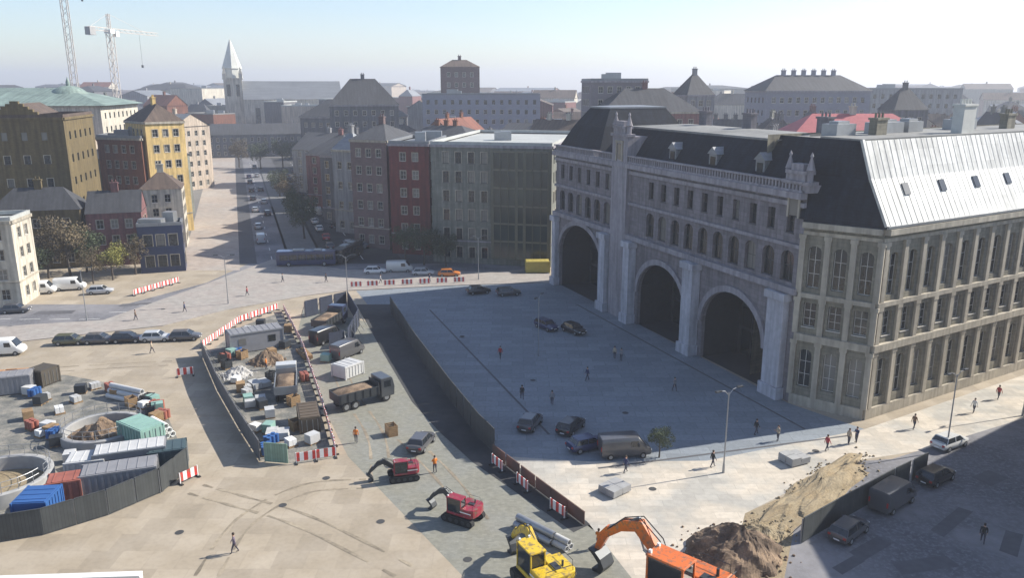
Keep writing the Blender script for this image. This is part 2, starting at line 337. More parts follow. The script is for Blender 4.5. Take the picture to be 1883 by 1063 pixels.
def window_part(parent, p0, p1, o, depth, fm, gm, cols=2, rows=2):
    """framed window standing in an opening: frame with a pane sub-part; meshes shared per size"""
    w_, h_ = round(o[1] - o[0], 2), round(o[3] - o[2], 2)
    key = (w_, h_, fm.name, gm.name, cols, rows, round(o[4], 2))
    if key not in WIN:
        f = MB(); t = max(.05, min(.12, w_ * .05))
        f.box(-w_ / 2, -w_ / 2 + t, -.04, .04, 0, h_); f.box(w_ / 2 - t, w_ / 2, -.04, .04, 0, h_)
        f.box(-w_ / 2 + t, w_ / 2 - t, -.04, .04, 0, t); f.box(-w_ / 2 + t, w_ / 2 - t, -.04, .04, h_ - t, h_)
        for i in range(1, cols): x = -w_ / 2 + w_ * i / cols; f.box(x - t * .4, x + t * .4, -.035, .035, t, h_ - t)
        for i in range(1, rows): z = h_ * i / rows; f.box(-w_ / 2 + t, w_ / 2 - t, -.03, .03, z - t * .4, z + t * .4)
        if not o[4]: f.box(-w_ / 2 - .08, w_ / 2 + .08, -depth - .06, -.05, -.10, -.01)
        if not o[4] and depth < .3:
            ya, yb = -depth - .05, -depth - .003
            f.box(-w_ / 2 - .14, -w_ / 2 - .002, ya, yb, .0, h_ + .14, 1); f.box(w_ / 2 + .002, w_ / 2 + .14, ya, yb, .0, h_ + .14, 1); f.box(-w_ / 2 - .001, w_ / 2 + .001, ya, yb, h_ + .002, h_ + .14, 1)
        fo = f.build('window', [fm, STONE_TRIM]); g = MB(); g.box(-w_ / 2 + .01, w_ / 2 - .01, -.012, .012, .01, h_ - .01); go = g.build('pane', gm)
        WIN[key] = (fo.data, go.data); bpy.data.objects.remove(fo); bpy.data.objects.remove(go)
    p0 = Vector(p0[:2]); p1 = Vector(p1[:2]); d = (p1 - p0).normalized(); n = Vector((d.y, -d.x))
    q = p0 + d * (o[0] + o[1]) / 2 - n * depth
    fo = bpy.data.objects.new('window', WIN[key][0]); go = bpy.data.objects.new('pane', WIN[key][1])
    COL.objects.link(fo); COL.objects.link(go); fo.parent = parent; go.parent = fo
    fo.location = (q.x, q.y, o[2]); fo.rotation_euler = (0, 0, math.atan2(d.y, d.x))
def band(mb, p0, p1, za, zb, out, m=0, ext=0, back=0):   # string course / cornice, starts 2 mm off the wall face
    p0 = Vector(p0[:2]); p1 = Vector(p1[:2]); d = (p1 - p0).normalized(); n = Vector((d.y, -d.x))
    a = p0 - d * ext; b = p1 + d * ext
    q = [a - n * back, b - n * back, b + n * out, a + n * out]
    mb.prism([tuple(v) for v in reversed(q)], za, zb, m)

PIER = mat('pier_stone', (.44, .44, .48), .8, var=.16, bump=.2); streaks(PIER)
# ------------------------------------------------------------------ the large building on the square
F1 = Vector((31.4, 85.2)); F0 = Vector((7.8, 141.9)); fd = (F0 - F1).normalized()
n_out = Vector((-fd.y, fd.x)); n_out = n_out if n_out.x < 0 else -n_out       # towards the square
B = Vector((37.7, 80.3)); wd = Vector((.858, .514)).normalized(); W1 = B + wd * 72
wn = Vector((wd.y, -wd.x))
grand = thing('grand_building', 'huge stone building with three giant arches, dark slate mansard and pale zinc roofed wing', 'building', (F1.x, F1.y, 0))
gb = Vector((F1.x, F1.y, 0))
def loc(o): o.parent = grand; o.location = -gb; return o
EAVE = 23.8
def U(u, k=0): p = F1 + fd * u + n_out * k; return (p.x, p.y)
LB = (F0 - F1).length
# the long arched front runs from far (u=LB) to near (u=0) so that the square lies on its right
def fx(u): return LB - u
arches = [(fx(17), fx(5), 0.0, 10.2, 5.2), (fx(33), fx(21), 0.0, 10.3, 5.2), (fx(59.5), fx(44), 0.0, 12.0, 6.0)]
fw = []
for i in range(19):
    u = 2.2 + i * 3.15
    if 33.5 < u < 42.5: continue
    fw.append((fx(u + .6), fx(u - .6), 19.2, 21.6, .0))
    fw.append((fx(u + 1.0), fx(u - 1.0), 13.7, 17.2, .8))
mb = MB(); facade(mb, F0, F1, 0, EAVE, arches + fw, .5)
loc(mb.build('front_wall', STONE_SHADE))
for o in fw: window_part(grand, F0, F1, o, .45, FRAME_D, GLASS)
for ch in grand.children:
    if ch.name.startswith('window'): ch.location = ch.location - gb
# deep arched vestibules behind the giant arches, shade coloured into walls and floor, with doors
for k, a in enumerate(arches):
    b = MB(); dpt = 6.0
    p0 = F0; d = (F1 - F0).normalized(); n = Vector((d.y, -d.x))
    def P(x, z, kk): q = p0 + d * x - n * kk; return (q.x, q.y, z)
    N = 16; c = (a[0] + a[1]) / 2; r = (a[1] - a[0]) / 2
    pl = [(a[0], 0)] + [(c - r * math.cos(math.pi * i / N), a[3] - a[4] + a[4] * math.sin(math.pi * i / N)) for i in range(N + 1)] + [(a[1], 0)]
    for s_, t_ in zip(pl, pl[1:]): b.face([P(s_[0], s_[1], .5), P(s_[0], s_[1], dpt), P(t_[0], t_[1], dpt), P(t_[0], t_[1], .5)])
    b.face([P(x, z, dpt) for x, z in pl]); b.face([P(a[0], .03, .3), P(a[1], .03, .3), P(a[1], .03, dpt), P(a[0], .03, dpt)])
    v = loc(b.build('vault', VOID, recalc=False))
    g = MB()
    nb = 5
    for i in range(nb):
        x0 = a[0] + .8 + i * (a[1] - a[0] - 1.6) / nb; x1 = x0 + (a[1] - a[0] - 1.6) / nb - .3
        cc = P(x0, 0, dpt - .1); ee = P(x1, 0, dpt - .1); g.xbox((cc[0], cc[1], 1.7), (ee[0], ee[1], 1.7), .06, 3.4)
        g.xbox((cc[0], cc[1], 5.2), (ee[0], ee[1], 5.2), .06, 2.6)
    o = g.build('glazed_doors', GLASS); o.parent = v
    # raised archivolt and piers
    t = MB(); ro = r + .7
    in_, out_ = [], []
    for i in range(N + 1):
        th = math.pi * i / N
        in_.append((c - r * math.cos(th), a[3] - a[4] + a[4] * math.sin(th))); out_.append((c - ro * math.cos(th), a[3] - a[4] + (a[4] + .8) * math.sin(th)))
    for i in range(N):
        q = [in_[i], out_[i], out_[i + 1], in_[i + 1]]
        t.face([P(x, z, -.35) for x, z in q]); t.face([P(out_[i][0], out_[i][1], -.35), P(out_[i][0], out_[i][1], .02), P(out_[i + 1][0], out_[i + 1][1], .02), P(out_[i + 1][0], out_[i + 1][1], -.35)])
        t.face([P(in_[i][0], in_[i][1], -.35), P(in_[i][0], in_[i][1], .02), P(in_[i + 1][0], in_[i + 1][1], .02), P(in_[i + 1][0], in_[i + 1][1], -.35)])
    loc(t.build('archivolt', STONE_GREYTRIM, recalc=False))
def ubox(b, u0, u1, k0, k1, z0, z1, m=0):
    q = [U(u0, k0), U(u1, k0), U(u1, k1), U(u0, k1)]
    if area(q) < 0: q.reverse()
    b.prism(q, z0, z1, m)
# piers and attached columns between the arches
for (u0, u1, kk, zt) in ((17.9, 20.2, 1.3, 12.5), (33.9, 35.6, 1.3, 12.5), (41.2, 43.2, 1.3, 12.5), (1.2, 3.9, .9, 12.5), (59.9, 61.2, .9, 12.5)):
    b = MB(); ubox(b, u0 - .25, u1 + .25, .003, kk + .25, 0, 1.4); ubox(b, u0, u1, .003, kk, 1.4, zt - .9); ubox(b, u0 - .3, u1 + .3, .003, kk + .3, zt - .9, zt)
    loc(b.build('pier', PIER, bevel=.05))
for (za, zb, out) in ((12.6, 13.3, .7), (17.7, 18.1, .35), (22.2, 22.7, .35), (EAVE - .7, EAVE, .9)):
    b = MB(); band(b, F0, F1, za, zb, out); loc(b.build('cornice', STONE_GREYTRIM))
b = MB()                                                     # parapet balustrade on the eave
ubox(b, .2, LB - .2, .2, .65, EAVE + .003, EAVE + .25); ubox(b, .2, LB - .2, .2, .65, EAVE + .95, EAVE + 1.15)
for i in range(110): u = .5 + i * .55; ubox(b, u, u + .22, .3, .55, EAVE + .25, EAVE + .95)
loc(b.build('balustrade', STONE_GREYTRIM))
# central tower-like gable between arches (u 35.8..41) and the near gable (u 0..3)
def gable(u0, u1, zt, kk, nm='gable'):
    b = MB(); ubox(b, u0, u1, -3.5, kk, 0 if kk > .5 else EAVE, zt)
    um = (u0 + u1) / 2
    for du, zz in ((u1 - u0, 0), ((u1 - u0) * .7, 1.1)):
        ubox(b, um - du / 2 - .25, um + du / 2 + .25, kk - 1.1, kk + .25, zt + zz, zt + zz + .4)
        ubox(b, um - du * .34, um + du * .34, kk - .9, kk + .05, zt + zz + .4, zt + zz + 1.1)
    o = loc(b.build(nm, STONE_GREYTRIM))
    # window niche and pinnacles
    for q in (u0 + .3, u1 - .3):
        c = U(q, kk - .35); p = MB(); n_ = 8
        rs = [[(c[0] + rr * math.cos(2 * math.pi * i / n_), c[1] + rr * math.sin(2 * math.pi * i / n_), z) for i in range(n_)] for rr, z in ((.35, zt + .4), (.35, zt + 1.5), (.5, zt + 1.6), (.12, zt + 2.9), (.2, zt + 3.1), (.02, zt + 3.5))]
        p.rings(rs); p.build('pinnacle', STONE_GREYTRIM, smooth=True).parent = o
    g = MB(); ubox(g, um - .7, um + .7, kk + .002, kk + .06, zt - 3.4, zt - 1.1); g.build('window', GLASS).parent = o
    t = MB(); ubox(t, um - .95, um - .7, kk + .002, kk + .18, zt - 3.6, zt - .9); ubox(t, um + .7, um + .95, kk + .002, kk + .18, zt - 3.6, zt - .9); ubox(t, um - 1.1, um + 1.1, kk + .003, kk + .25, zt - .9, zt - .6)
    t.build('window_surround', STONE_TRIM).parent = o
    return o
gable(36.2, 40.6, 27.6, .75); gable(-.4, 3.4, 24.6, .30)
# other walls of the long range
DEP = 19
b = MB()
q = [U(0, 0), U(LB, 0), U(LB, -DEP), U(0, -DEP)]
facade(b, U(LB, -DEP), U(LB, 0), 0, EAVE, [(2 + i * 3.4, 3.4 + i * 3.4, z, z + 2.4, 0) for i in range(5) for z in (2, 8, 14, 19)], .4)
facade(b, U(0, -DEP), U(LB, -DEP), 0, EAVE, [], .4)
loc(b.build('side_wall', STONE_SHADE))
g = MB(); ubox(g, LB - .5, LB - .45, -DEP + .5, -.5, .5, EAVE - .5); loc(g.build('side_glazing', GLASS))
# mansard roof
def mansard(name, quad, ze, zt, ins, m, mt, zr=None, insr=None, ov=.5):
    """quad: 4 corners ccw; overhanging eave, steep slope to zt, then a low top"""
    c = sum((Vector(p) for p in quad), Vector((0, 0))) / len(quad)
    def inset(d):
        out = []
        for i in range(len(quad)):
            a, p, e = Vector(quad[i - 1]), Vector(quad[i]), Vector(quad[(i + 1) % len(quad)])
            d1 = (p - a).normalized(); d2 = (e - p).normalized(); n1 = Vector((-d1.y, d1.x)); n2 = Vector((-d2.y, d2.x))
            bis = (n1 + n2); k = d / max(.2, (1 + n1.dot(n2))) ; out.append(p + bis * k)
        return out
    b = MB(); r0 = inset(-ov); r1 = inset(0.4); r2 = inset(ins)
    R3 = lambda r, z: [(p.x, p.y, z) for p in r]
    prof = [R3(r0, ze), R3(r0, ze + .25), R3(r1, ze + .9), R3(inset(ins * .55), ze + (zt - ze) * .62), R3(r2, zt)]
    b.rings(prof, 0, cap=False)
    o = b.build(name, [m, mt])
    t = MB(); r2b = inset(ins - .12); t.rings([R3(r2b, zt - .05), R3(r2b, zt + .22), R3(inset(ins + .3), zt + .24), R3(inset(ins + (insr or 3)), zr or zt + .9)], 0)
    o2 = t.build('roof_top', mt); o2.parent = o
    return o
def ccw(q): q = [tuple(p) for p in q]; return q if area(q) > 0 else q[::-1]
loc(mansard('roof', ccw([U(1.5, -.2), U(46, -.2), U(46, -DEP), U(1.5, -DEP)]), EAVE + .003, 28.6, 3.2, SLATE, FLATROOF, 29.2, 5))
loc(mansard('far_pavilion_roof', ccw([U(46.3, -.05), U(LB, -.05), U(LB, -DEP), U(46.3, -DEP)]), EAVE + .006, 31.2, 4.2, SLATE, ZINC_D, 31.6, 2.5))
# dormers on the mansard
for i, u in enumerate((9, 18, 27)):
    b = MB(); ubox(b, u - .8, u + .8, -3.2, -.9, EAVE + .8, EAVE + 2.7)
    q = [U(u - 1, -.7), U(u + 1, -.7), U(u + 1, -3.4), U(u - 1, -3.4)]
    z = EAVE + 2.7; rid0, rid1 = U(u, -.7), U(u, -3.4)
    b.face([(*q[0], z), (*rid0, z + .9), (*rid1, z + .9), (*q[3], z)]); b.face([(*q[1], z), (*rid0, z + .9), (*rid1, z + .9), (*q[2], z)]); b.face([(*q[0], z), (*q[1], z), (*rid0, z + .9)])
    o = loc(b.build('dormer', ZINC_D, recalc=False)); g = MB(); ubox(g, u - .5, u + .5, -.895, -.84, EAVE + 1.1, EAVE + 2.4); g.build('pane', GLASS).parent = o
# corner pavilion (chamfer) and the right wing
PE = 20.8
def storeys(x, wd_):
    return [(x - wd_ / 2, x + wd_ / 2, 2.2, 6.6, .5), (x - wd_ / 2, x + wd_ / 2, 9.2, 11.9, 0), (x - wd_ / 2, x + wd_ / 2, 13.6, 18.2, .5)]
LC = (B - F1).length
cw = sum([storeys(LC * (i + .5) / 3, 1.35) for i in range(3)], [])
b = MB(); facade(b, F1, B, 0, PE, cw, .45); loc(b.build('corner_wall', STONE_WING))
ww = []
LW = 72
nb = 22
for i in range(nb): ww += storeys(2.2 + i * 3.2, 1.4)
b = MB(); facade(b, B, W1, 0, PE, ww, .45); loc(b.build('wing_wall', STONE_WING))
nwin = [0]
for o in cw: window_part(grand, F1, B, o, .4, FRAME_W, GLASS, 2, 3)
for o in ww[:45]: window_part(grand, B, W1, o, .4, FRAME_W, GLASS, 2, 3)
for ch in list(grand.children):
    if ch.name.startswith('window') and ch.parent == grand and ch.location.x > 5 and ch.location.length > 60: ch.location = ch.location - gb
g = MB(); p = B - wn * .5 + wd * 47; e = W1 - wn * .5; g.prism(ccw([p, e, e - wn * .1, p - wn * .1]), 1, PE - 1); loc(g.build('wing_glazing', GLASS))
for (s_, e_, nn, nbay, stp, off) in ((F1, B, None, 4, LC / 3, 0), (B, W1, None, 23, 3.2, .6)):
    for (za, zb, out) in ((0, 1.2, .25), (7.6, 8.4, .45), (12.5, 13.0, .35), (19.4, 19.8, .2), (PE - .6, PE, .8)):
        b = MB(); band(b, s_, e_, za, zb, out); loc(b.build('cornice', STONE_TRIM))
    d = (e_ - s_).normalized(); n = Vector((d.y, -d.x))
    for i in range(nbay):
        x = off + i * stp
        if x > 46 or x > (e_ - s_).length + .1: break
        b = MB()
        for (za, zb) in ((1.202, 7.6), (8.4, 12.5), (13.0, 19.4)):
            a_ = s_ + d * (x - .3) ; c_ = s_ + d * (x + .3); b.prism(ccw([a_ + n * .003, c_ + n * .003, c_ + n * .28, a_ + n * .28]), za, zb)
            b.prism(ccw([a_ - d * .1 + n * .003, c_ + d * .1 + n * .003, c_ + d * .1 + n * .34, a_ - d * .1 + n * .34]), zb - .45, zb - .003)
        loc(b.build('pilaster', STONE_TRIM))
n_c = (B - F1).normalized(); WQ = ccw([F1, B, W1, W1 - wn * 16, B - wn * 16 + wd * 6, U(1.4, -12)])
# mansard of pavilion and wing with lit zinc on the street slope and slate on the square side
ins = 3.4; Ztop = 29.4
Be = B + (wn + Vector((n_c.y, -n_c.x))) * .35; Fe = F1 + Vector((n_c.y, -n_c.x)) * .6; We = W1 + wn * .6
Bt = B - wn * ins - wd * .3; Ft = F1 - Vector((n_c.y, -n_c.x)) * 3.2 + fd * .3; Wt = W1 - wn * ins
def q3(p, z): return (p.x, p.y, z)
mid = lambda a, b_, t: a + (b_ - a) * t
b = MB(); b.face([q3(Be, PE + .25), q3(We, PE + .25), q3(mid(We, Wt, .62), 25.6), q3(mid(Be, Bt, .62), 25.6)]); b.face([q3(mid(Be, Bt, .62), 25.6), q3(mid(We, Wt, .62), 25.6), q3(Wt, Ztop), q3(Bt, Ztop)])
b.face([q3(Be, PE + .003), q3(We, PE + .003), q3(We, PE + .25), q3(Be, PE + .25)])
wl_ = (We - Be).length; wdir = (We - Be) / wl_
for i in range(78):
    x = .6 + i * .93; k1 = mid(Be, Bt, .62) + wd * max(0, x - 0); k0 = Be + wdir * x; kt = Bt + wd * x
    off1 = mid(Be, Bt, .62) - Be; a3 = Be + wd * x; b3 = a3 - wn * (off1.dot(-wn)); c3 = a3 - wn * ((Bt - Be).dot(-wn))
    xs_ = (off1.dot(wd), (Bt - Be).dot(wd))
    if x < xs_[0]: continue
    b.xbox(q3(a3, PE + .27), q3(b3, 25.61), .04, .06)
    if x > xs_[1]: b.xbox(q3(b3, 25.61), q3(c3, Ztop + .01), .04, .06)
wing_roof = loc(b.build('wing_roof', ZINC))
b = MB(); b.xbox(q3(Be + wn * .12, PE + .22), q3(We + wn * .12, PE + .22), .22, .2); loc(b.build('gutter', ZINC_D))
b = MB(); b.face([q3(Fe, PE + .25), q3(Be, PE + .25), q3(mid(Be, Bt, .62), 25.6), q3(mid(Fe, Ft, .62), 25.6)]); b.face([q3(mid(Fe, Ft, .62), 25.6), q3(mid(Be, Bt, .62), 25.6), q3(Bt, Ztop), q3(Ft, Ztop)])
b.face([q3(Fe, PE + .003), q3(Be, PE + .003), q3(Be, PE + .25), q3(Fe, PE + .25)])
Bk = Vector(U(9, -3.5)); b.face([q3(Fe, PE + .25), q3(mid(Fe, Ft, .62), 25.6), q3(Ft, Ztop), q3(Bk, Ztop - .1), q3(Vector(U(9, -1)), PE + .3)])
loc(b.build('corner_roof', SLATE, recalc=False))
b = MB(); b.prism(ccw([Ft, Bt, Wt, Wt - wn * 9, Bt - wn * 9 + wd * 3, Vector(U(6, -9))]), Ztop - .12, Ztop + .18); loc(b.build('wing_roof_top', FLATROOF))
b = MB(); b.xbox(q3(Be, PE + .3), q3(mid(Be, Bt, .62), 25.65), .35, .3); b.xbox(q3(mid(Be, Bt, .62), 25.65), q3(Bt, Ztop + .1), .35, .3); loc(b.build('roof_hip', ZINC))
# back wall of wing
b = MB(); facade(b, W1, W1 - wn * 16, 0, PE, [], .3); facade(b, W1 - wn * 16, B - wn * 16, 0, Ztop, [], .3); loc(b.build('rear_wall', STONE_WING))
# chimneys and rooftop plant
def chimney(par, x, y, z0, z1, wx=1.6, wy=1.0, rz=0, m=None, pots=3):
    M = Matrix.Translation((x, y, 0)) @ Matrix.Rotation(rz, 4, 'Z'); b = MB()
    b.box(-wx / 2, wx / 2, -wy / 2, wy / 2, z0, z1, 0, M); b.box(-wx / 2 - .12, wx / 2 + .12, -wy / 2 - .12, wy / 2 + .12, z1 + .002, z1 + .25, 0, M)
    for i in range(pots):
        c = M @ Vector((-wx / 2 + wx * (i + .5) / pots, 0, 0)); b.tube([(c.x, c.y, z1 + .2), (c.x, c.y, z1 + .8)], .14, 8)
    o = b.build('chimney', m or STONE_TRIM); o.parent = par; return o
c = Bt + wd * 19.5 - wn * 1.2; loc(chimney(grand, c.x, c.y, 28, 32.6, 2.4, 1.3, math.atan2(wd.y, wd.x), mat('pale_render', (.5, .5, .46), .8), 4))
for t_ in (8, 34): c = Bt + wd * t_ - wn * 4; loc(chimney(grand, c.x, c.y, 28, 31.2, 1.8, 1, math.atan2(wd.y, wd.x), STONE_WING))
for u in (10, 24, 34): c = U(u, -11); loc(chimney(grand, c[0], c[1], 28.5, 31.0, 1.8, 1, math.atan2(fd.y, fd.x), STONE_SHADE))
for t_, s_ in ((4, 1.6), (12, 2.2), (16.5, 1.4), (27, 2.0)):
    c = Bt + wd * t_ - wn * 6; b = MB(); M = Matrix.Translation((c.x, c.y, 0)) @ Matrix.Rotation(math.atan2(wd.y, wd.x), 4, 'Z'); b.box(-s_, s_, -1, 1, 29.5, 30.8, 0, M)
    b.box(-s_ * .6, s_ * .6, -.6, .6, 30.8, 31.1, 0, M); loc(b.build('roof_plant', STEEL))
# rooflights in the zinc slope
for t_ in range(6):
    x = 5 + t_ * 6.4; a_ = mid(Be, Bt, .38) + wd * x; z_ = PE + .25 + (25.6 - PE - .25) * .38 / .62
    bb = mid(Be, Bt, .55) + wd * x; z2 = PE + .25 + (25.6 - PE - .25) * .55 / .62
    up = (Vector(q3(bb, z2)) - Vector(q3(a_, z_))).normalized(); nrm = Vector((wd.x, wd.y, 0)).cross(up)
    nrm = nrm if nrm.z > 0 else -nrm
    b = MB(); W3 = Vector((wd.x, wd.y, 0)); p_ = Vector(q3(a_, z_)) + nrm * .06
    b.rings([[p_ - W3 * .5, p_ + W3 * .5, p_ + W3 * .5 + up * 1.3, p_ - W3 * .5 + up * 1.3], [v + nrm * .08 for v in (p_ - W3 * .5, p_ + W3 * .5, p_ + W3 * .5 + up * 1.3, p_ - W3 * .5 + up * 1.3)]]); loc(b.build('rooflight', GLASS))

# ------------------------------------------------------------------ generic town building
def town(name, label, quad, h, wallm, roofm, roof='gable', rh=4, floors=None, bay=3.2, win=(1.2, 1.7), frame=None, glass=None, chim=1, faces=(0, 1, 2, 3), group=None, cat='building', trim=None, ridge=0, base=0, detail=True, cols=2):
    """quad: 4 ccw ground points; windows on the listed sides"""
    quad = ccw(quad); c = Vector((sum(p[0] for p in quad) / 4, sum(p[1] for p in quad) / 4, 0))
    t = thing(name, label, cat, c, 0, group); q = [Vector((p[0] - c.x, p[1] - c.y)) for p in quad]
    floors = floors or max(2, int(h / 3.4)); fh = (h - 1.0) / floors; b = MB(); wl = []
    for i in range(4):
        p, e = q[i], q[(i + 1) % 4]; L_ = (e - p).length; ops = []
        nrm = Vector(((e - p).y, -(e - p).x)).normalized(); tocam = (Vector((-c.x, -c.y)) - (p + e) / 2)
        if i in faces and detail and nrm.dot(tocam) > 0:
            nb_ = max(1, int((L_ - 1) / bay)); m0 = (L_ - nb_ * bay) / 2
            for f_ in range(floors):
                if base and f_ * fh + fh < base: continue
                for k in range(nb_):
                    x = m0 + (k + .5) * bay; z = .9 + f_ * fh + .25
                    ops.append((x - win[0] / 2, x + win[0] / 2, z, z + min(win[1], fh - .8), 0))
        facade(b, p, e, 0, h, ops, .22); wl.append((p, e, ops))
    b.build('wall', wallm, t)
    cnt = 0
    for p, e, ops in wl:
        rest = []
        for o in ops:
            if cnt < 95: window_part(t, p, e, o, .18, frame or FRAME_W, glass or GLASS, cols); cnt += 1
            else: rest.append(o)
        if rest:
            d = (e - p).normalized(); n = Vector((d.y, -d.x)); g = MB()
            for o in rest: g.xbox(q3(p + d * o[0] - n * .18, (o[2] + o[3]) / 2), q3(p + d * o[1] - n * .18, (o[2] + o[3]) / 2), .04, o[3] - o[2])
            kind(g.build('window_row', glass or GLASS, t), 'stuff')
    if trim and detail:
        b = MB()
        for p, e, ops in wl:
            band(b, p, e, h - .5, h, .3); band(b, p, e, 1 + fh - .35, 1 + fh - .1, .12)
        b.build('cornice', trim, t)
    if roof == 'flat':
        b = MB(); r = [(p * .985) for p in q]; b.prism([tuple(p) for p in r], h - .4, h - .25); 
        for i in range(4):
            p, e = q[i], q[(i + 1) % 4]; band(b, p, e, h + .003, h + .6, .06, 0, 0, .3)
        o = b.build('roof', roofm, t); rnd = random.Random(int(abs(c.x * 7 + c.y * 3)))
        for k in range(2):
            p = q[0].lerp(q[2], rnd.uniform(.25, .75)) ; g = MB(); s_ = rnd.uniform(1, 2.2); g.box(p.x - s_, p.x + s_, p.y - 1, p.y + 1, h - .25, h + rnd.uniform(1.2, 2.4)); g.build('roof_plant', STEEL, o)
    else:
        k = ridge; a0, a1, a2, a3 = [q[(i + k) % 4] for i in range(4)]
        m1, m2 = (a0 + a3) / 2, (a1 + a2) / 2
        if roof == 'hip': dd = (m2 - m1); s_ = min(.45, (a3 - a0).length * .42 / dd.length); m1, m2 = m1 + dd * s_, m2 - dd * s_
        ov = 1.04 if roof != 'gable' else 1.03
        a0, a1, a2, a3 = [v * ov for v in (a0, a1, a2, a3)]
        b = MB(); z = h
        A, Bq, Cq, D, M1, M2 = [(*a0, z), (*a1, z), (*a2, z), (*a3, z), (*m1, z + rh), (*m2, z + rh)]
        if roof == 'gable': M1 = (*(m1 * 1.02), z + rh); M2 = (*(m2 * 1.02), z + rh)
        b.face([A, Bq, M2, M1]); b.face([Cq, D, M1, M2])
        if roof == 'hip': b.face([D, A, M1]); b.face([Bq, Cq, M2])
        b.face([A, D, Cq, Bq])
        o = b.build('roof', roofm, t)
        if roof == 'gable':
            a0, a1, a2, a3 = [q[(i + k) % 4] for i in range(4)]
            for s0, s1, mm in ((a3, a0, (a0 + a3) / 2), (a1, a2, (a1 + a2) / 2)):
                g = MB(); g.face([(*s0, z - .01), (*s1, z - .01), (*mm, z + rh * .985)]); g.build('gable_wall', wallm, t)
        for i in range(chim):
            s_ = (i + .7) / (chim + .4); p = m1.lerp(m2, s_) ; ch = chimney(o, p.x, p.y, h + rh * .4, h + rh + 1.3, 1.3, .8, math.atan2((m2 - m1).y, (m2 - m1).x), wallm, 2)
    return t
def rect(cx, cy, L_, D, rz):
    a = Vector((math.cos(rz), math.sin(rz))) * L_ / 2; b = Vector((-math.sin(rz), math.cos(rz))) * D / 2; c = Vector((cx, cy))
    return [c - a - b, c + a - b, c + a + b, c - a + b]
W_OLIVE = mat('olive_stone', (.19, .195, .165), .8, brick=(1.4, .7, .03, .75), bump=.2, var=.14)
W_RED = mat('red_brick', (.16, .035, .03), .85, brick=(.5, .16, .02, .8), bump=.2, var=.2)
W_PINK = mat('pink_brick', (.22, .10, .095), .85, brick=(.5, .16, .02, .8), bump=.2, var=.2)
W_MUTED = mat('muted_brick', (.17, .115, .11), .85, brick=(.5, .16, .02, .8), bump=.2, var=.2)
W_BROWN = mat('brown_brick', (.15, .112, .048), .9, brick=(.5, .16, .02, .8), bump=.3, var=.16)
W_RUST = mat('rust_brick', (.20, .075, .04), .85, brick=(.5, .16, .02, .8), bump=.2, var=.2)
W_YEL = mat('yellow_render', (.66, .47, .19), .85, var=.14)
W_BEIGE = mat('beige_render', (.46, .38, .30), .85, var=.14)
W_GREY = mat('grey_render', (.27, .27, .275), .85, var=.14)
W_DGREY = mat('dark_grey_stone', (.12, .12, .13), .85, var=.18)
W_CREAM = mat('cream_render', (.50, .46, .38), .85, var=.14)
W_BLUE = mat('blue_glass_panel', (.02, .035, .09), .3, var=.2)
T_RED = mat('red_tiles', (.24, .085, .05), .85, brick=(.4, .3, .03, .6), bump=.3, var=.22)
T_DARK = mat('dark_tiles', (.06, .062, .068), .8, brick=(.4, .3, .03, .6), bump=.3, var=.22)
T_BROWN = mat('brown_tiles', (.12, .085, .065), .85, brick=(.4, .3, .03, .6), bump=.3, var=.22)
COPPER = mat('copper_green', (.22, .29, .25), .6, brick=(9, .6, .03, .8), bump=.2, var=.18)
for m_ in (W_OLIVE, W_RED, W_PINK, W_BROWN, W_RUST, W_YEL, W_BEIGE, W_GREY, W_DGREY, W_CREAM, T_RED, T_DARK, T_BROWN, COPPER): streaks(m_, .35)
placed = []                                                     # circles already taken
def mark(quad): 
    c = sum((Vector(p[:2]) for p in quad), Vector((0, 0))) / 4; placed.append((c, max((Vector(p[:2]) - c).length for p in quad))); return quad
# olive office block with a dark glazed bay, closing the square
t = town('office_building', 'olive stone office block with a tall dark glazed bay beyond the square', mark([(-16, 160), (7.6, 154.5), (16, 196), (-8, 202)]), 23.6, W_OLIVE, ROOFLIGHT, 'flat', floors=6, bay=2.6, win=(1.2, 2.2), trim=STONE_GREYTRIM, frame=FRAME_D)
c = t.location; p0 = Vector((-3.6, 157.14)); p1 = Vector((7.3, 154.6)); d = (p1 - p0).normalized(); n = Vector((d.y, -d.x))
b = MB(); g0 = p0 - Vector(c[:2]); g1 = p1 - Vector(c[:2]); b.prism(ccw([g0 + n * .1, g1 + n * .1, g1 + n * 1.0, g0 + n * 1.0]), 1.5, 22.6); o = b.build('glazed_bay', GLASS_G, t)
b = MB()
L_ = (p1 - p0).length
for i in range(8): x = L_ * i / 7; q_ = g0 + d * x + n * 1.06; wdt = .55 if i in (0, 3, 4, 7) else .14; b.box(q_.x - wdt / 2, q_.x + wdt / 2, q_.y - .12, q_.y + .12, 1.5, 22.7)
for k in range(7): z = 1.5 + k * 3.5; b.xbox(q3(g0 + n * 1.05, z), q3(g1 + n * 1.05, z), .1, .35)
b.build('mullions', mat('bronze', (.12, .12, .09), .5, metal=.4), o)
town('brick_building', 'dark red brick building squeezed left of the olive office block', mark([(-25.5, 168), (-17, 166), (-15, 186), (-23, 188)]), 23.2, W_RED, ZINC_D, 'flat', floors=6, bay=2.7, trim=STONE_GREYTRIM)
town('brick_building', 'pinkish brick building with pale trim left of the dark red one', mark([(-35, 176), (-26.6, 172), (-23, 192), (-32, 196)]), 23.5, W_MUTED, T_DARK, 'hip', rh=3, floors=6, bay=2.6, trim=STONE_TRIM)
town('corner_building', 'narrow grey building left of the pinkish brick one along the avenue', mark([(-43, 194), (-36.5, 190), (-34, 198), (-41, 203)]), 20, W_GREY, ZINC_D, 'hip', rh=4, floors=4, trim=STONE_TRIM)
town('avenue_building', 'dark stone building third along the shaded right side of the avenue', mark([(-49, 207), (-37, 200), (-33, 222), (-45, 228)]), 17.5, W_DGREY, T_DARK, 'hip', rh=5, floors=5, trim=STONE_GREYTRIM)
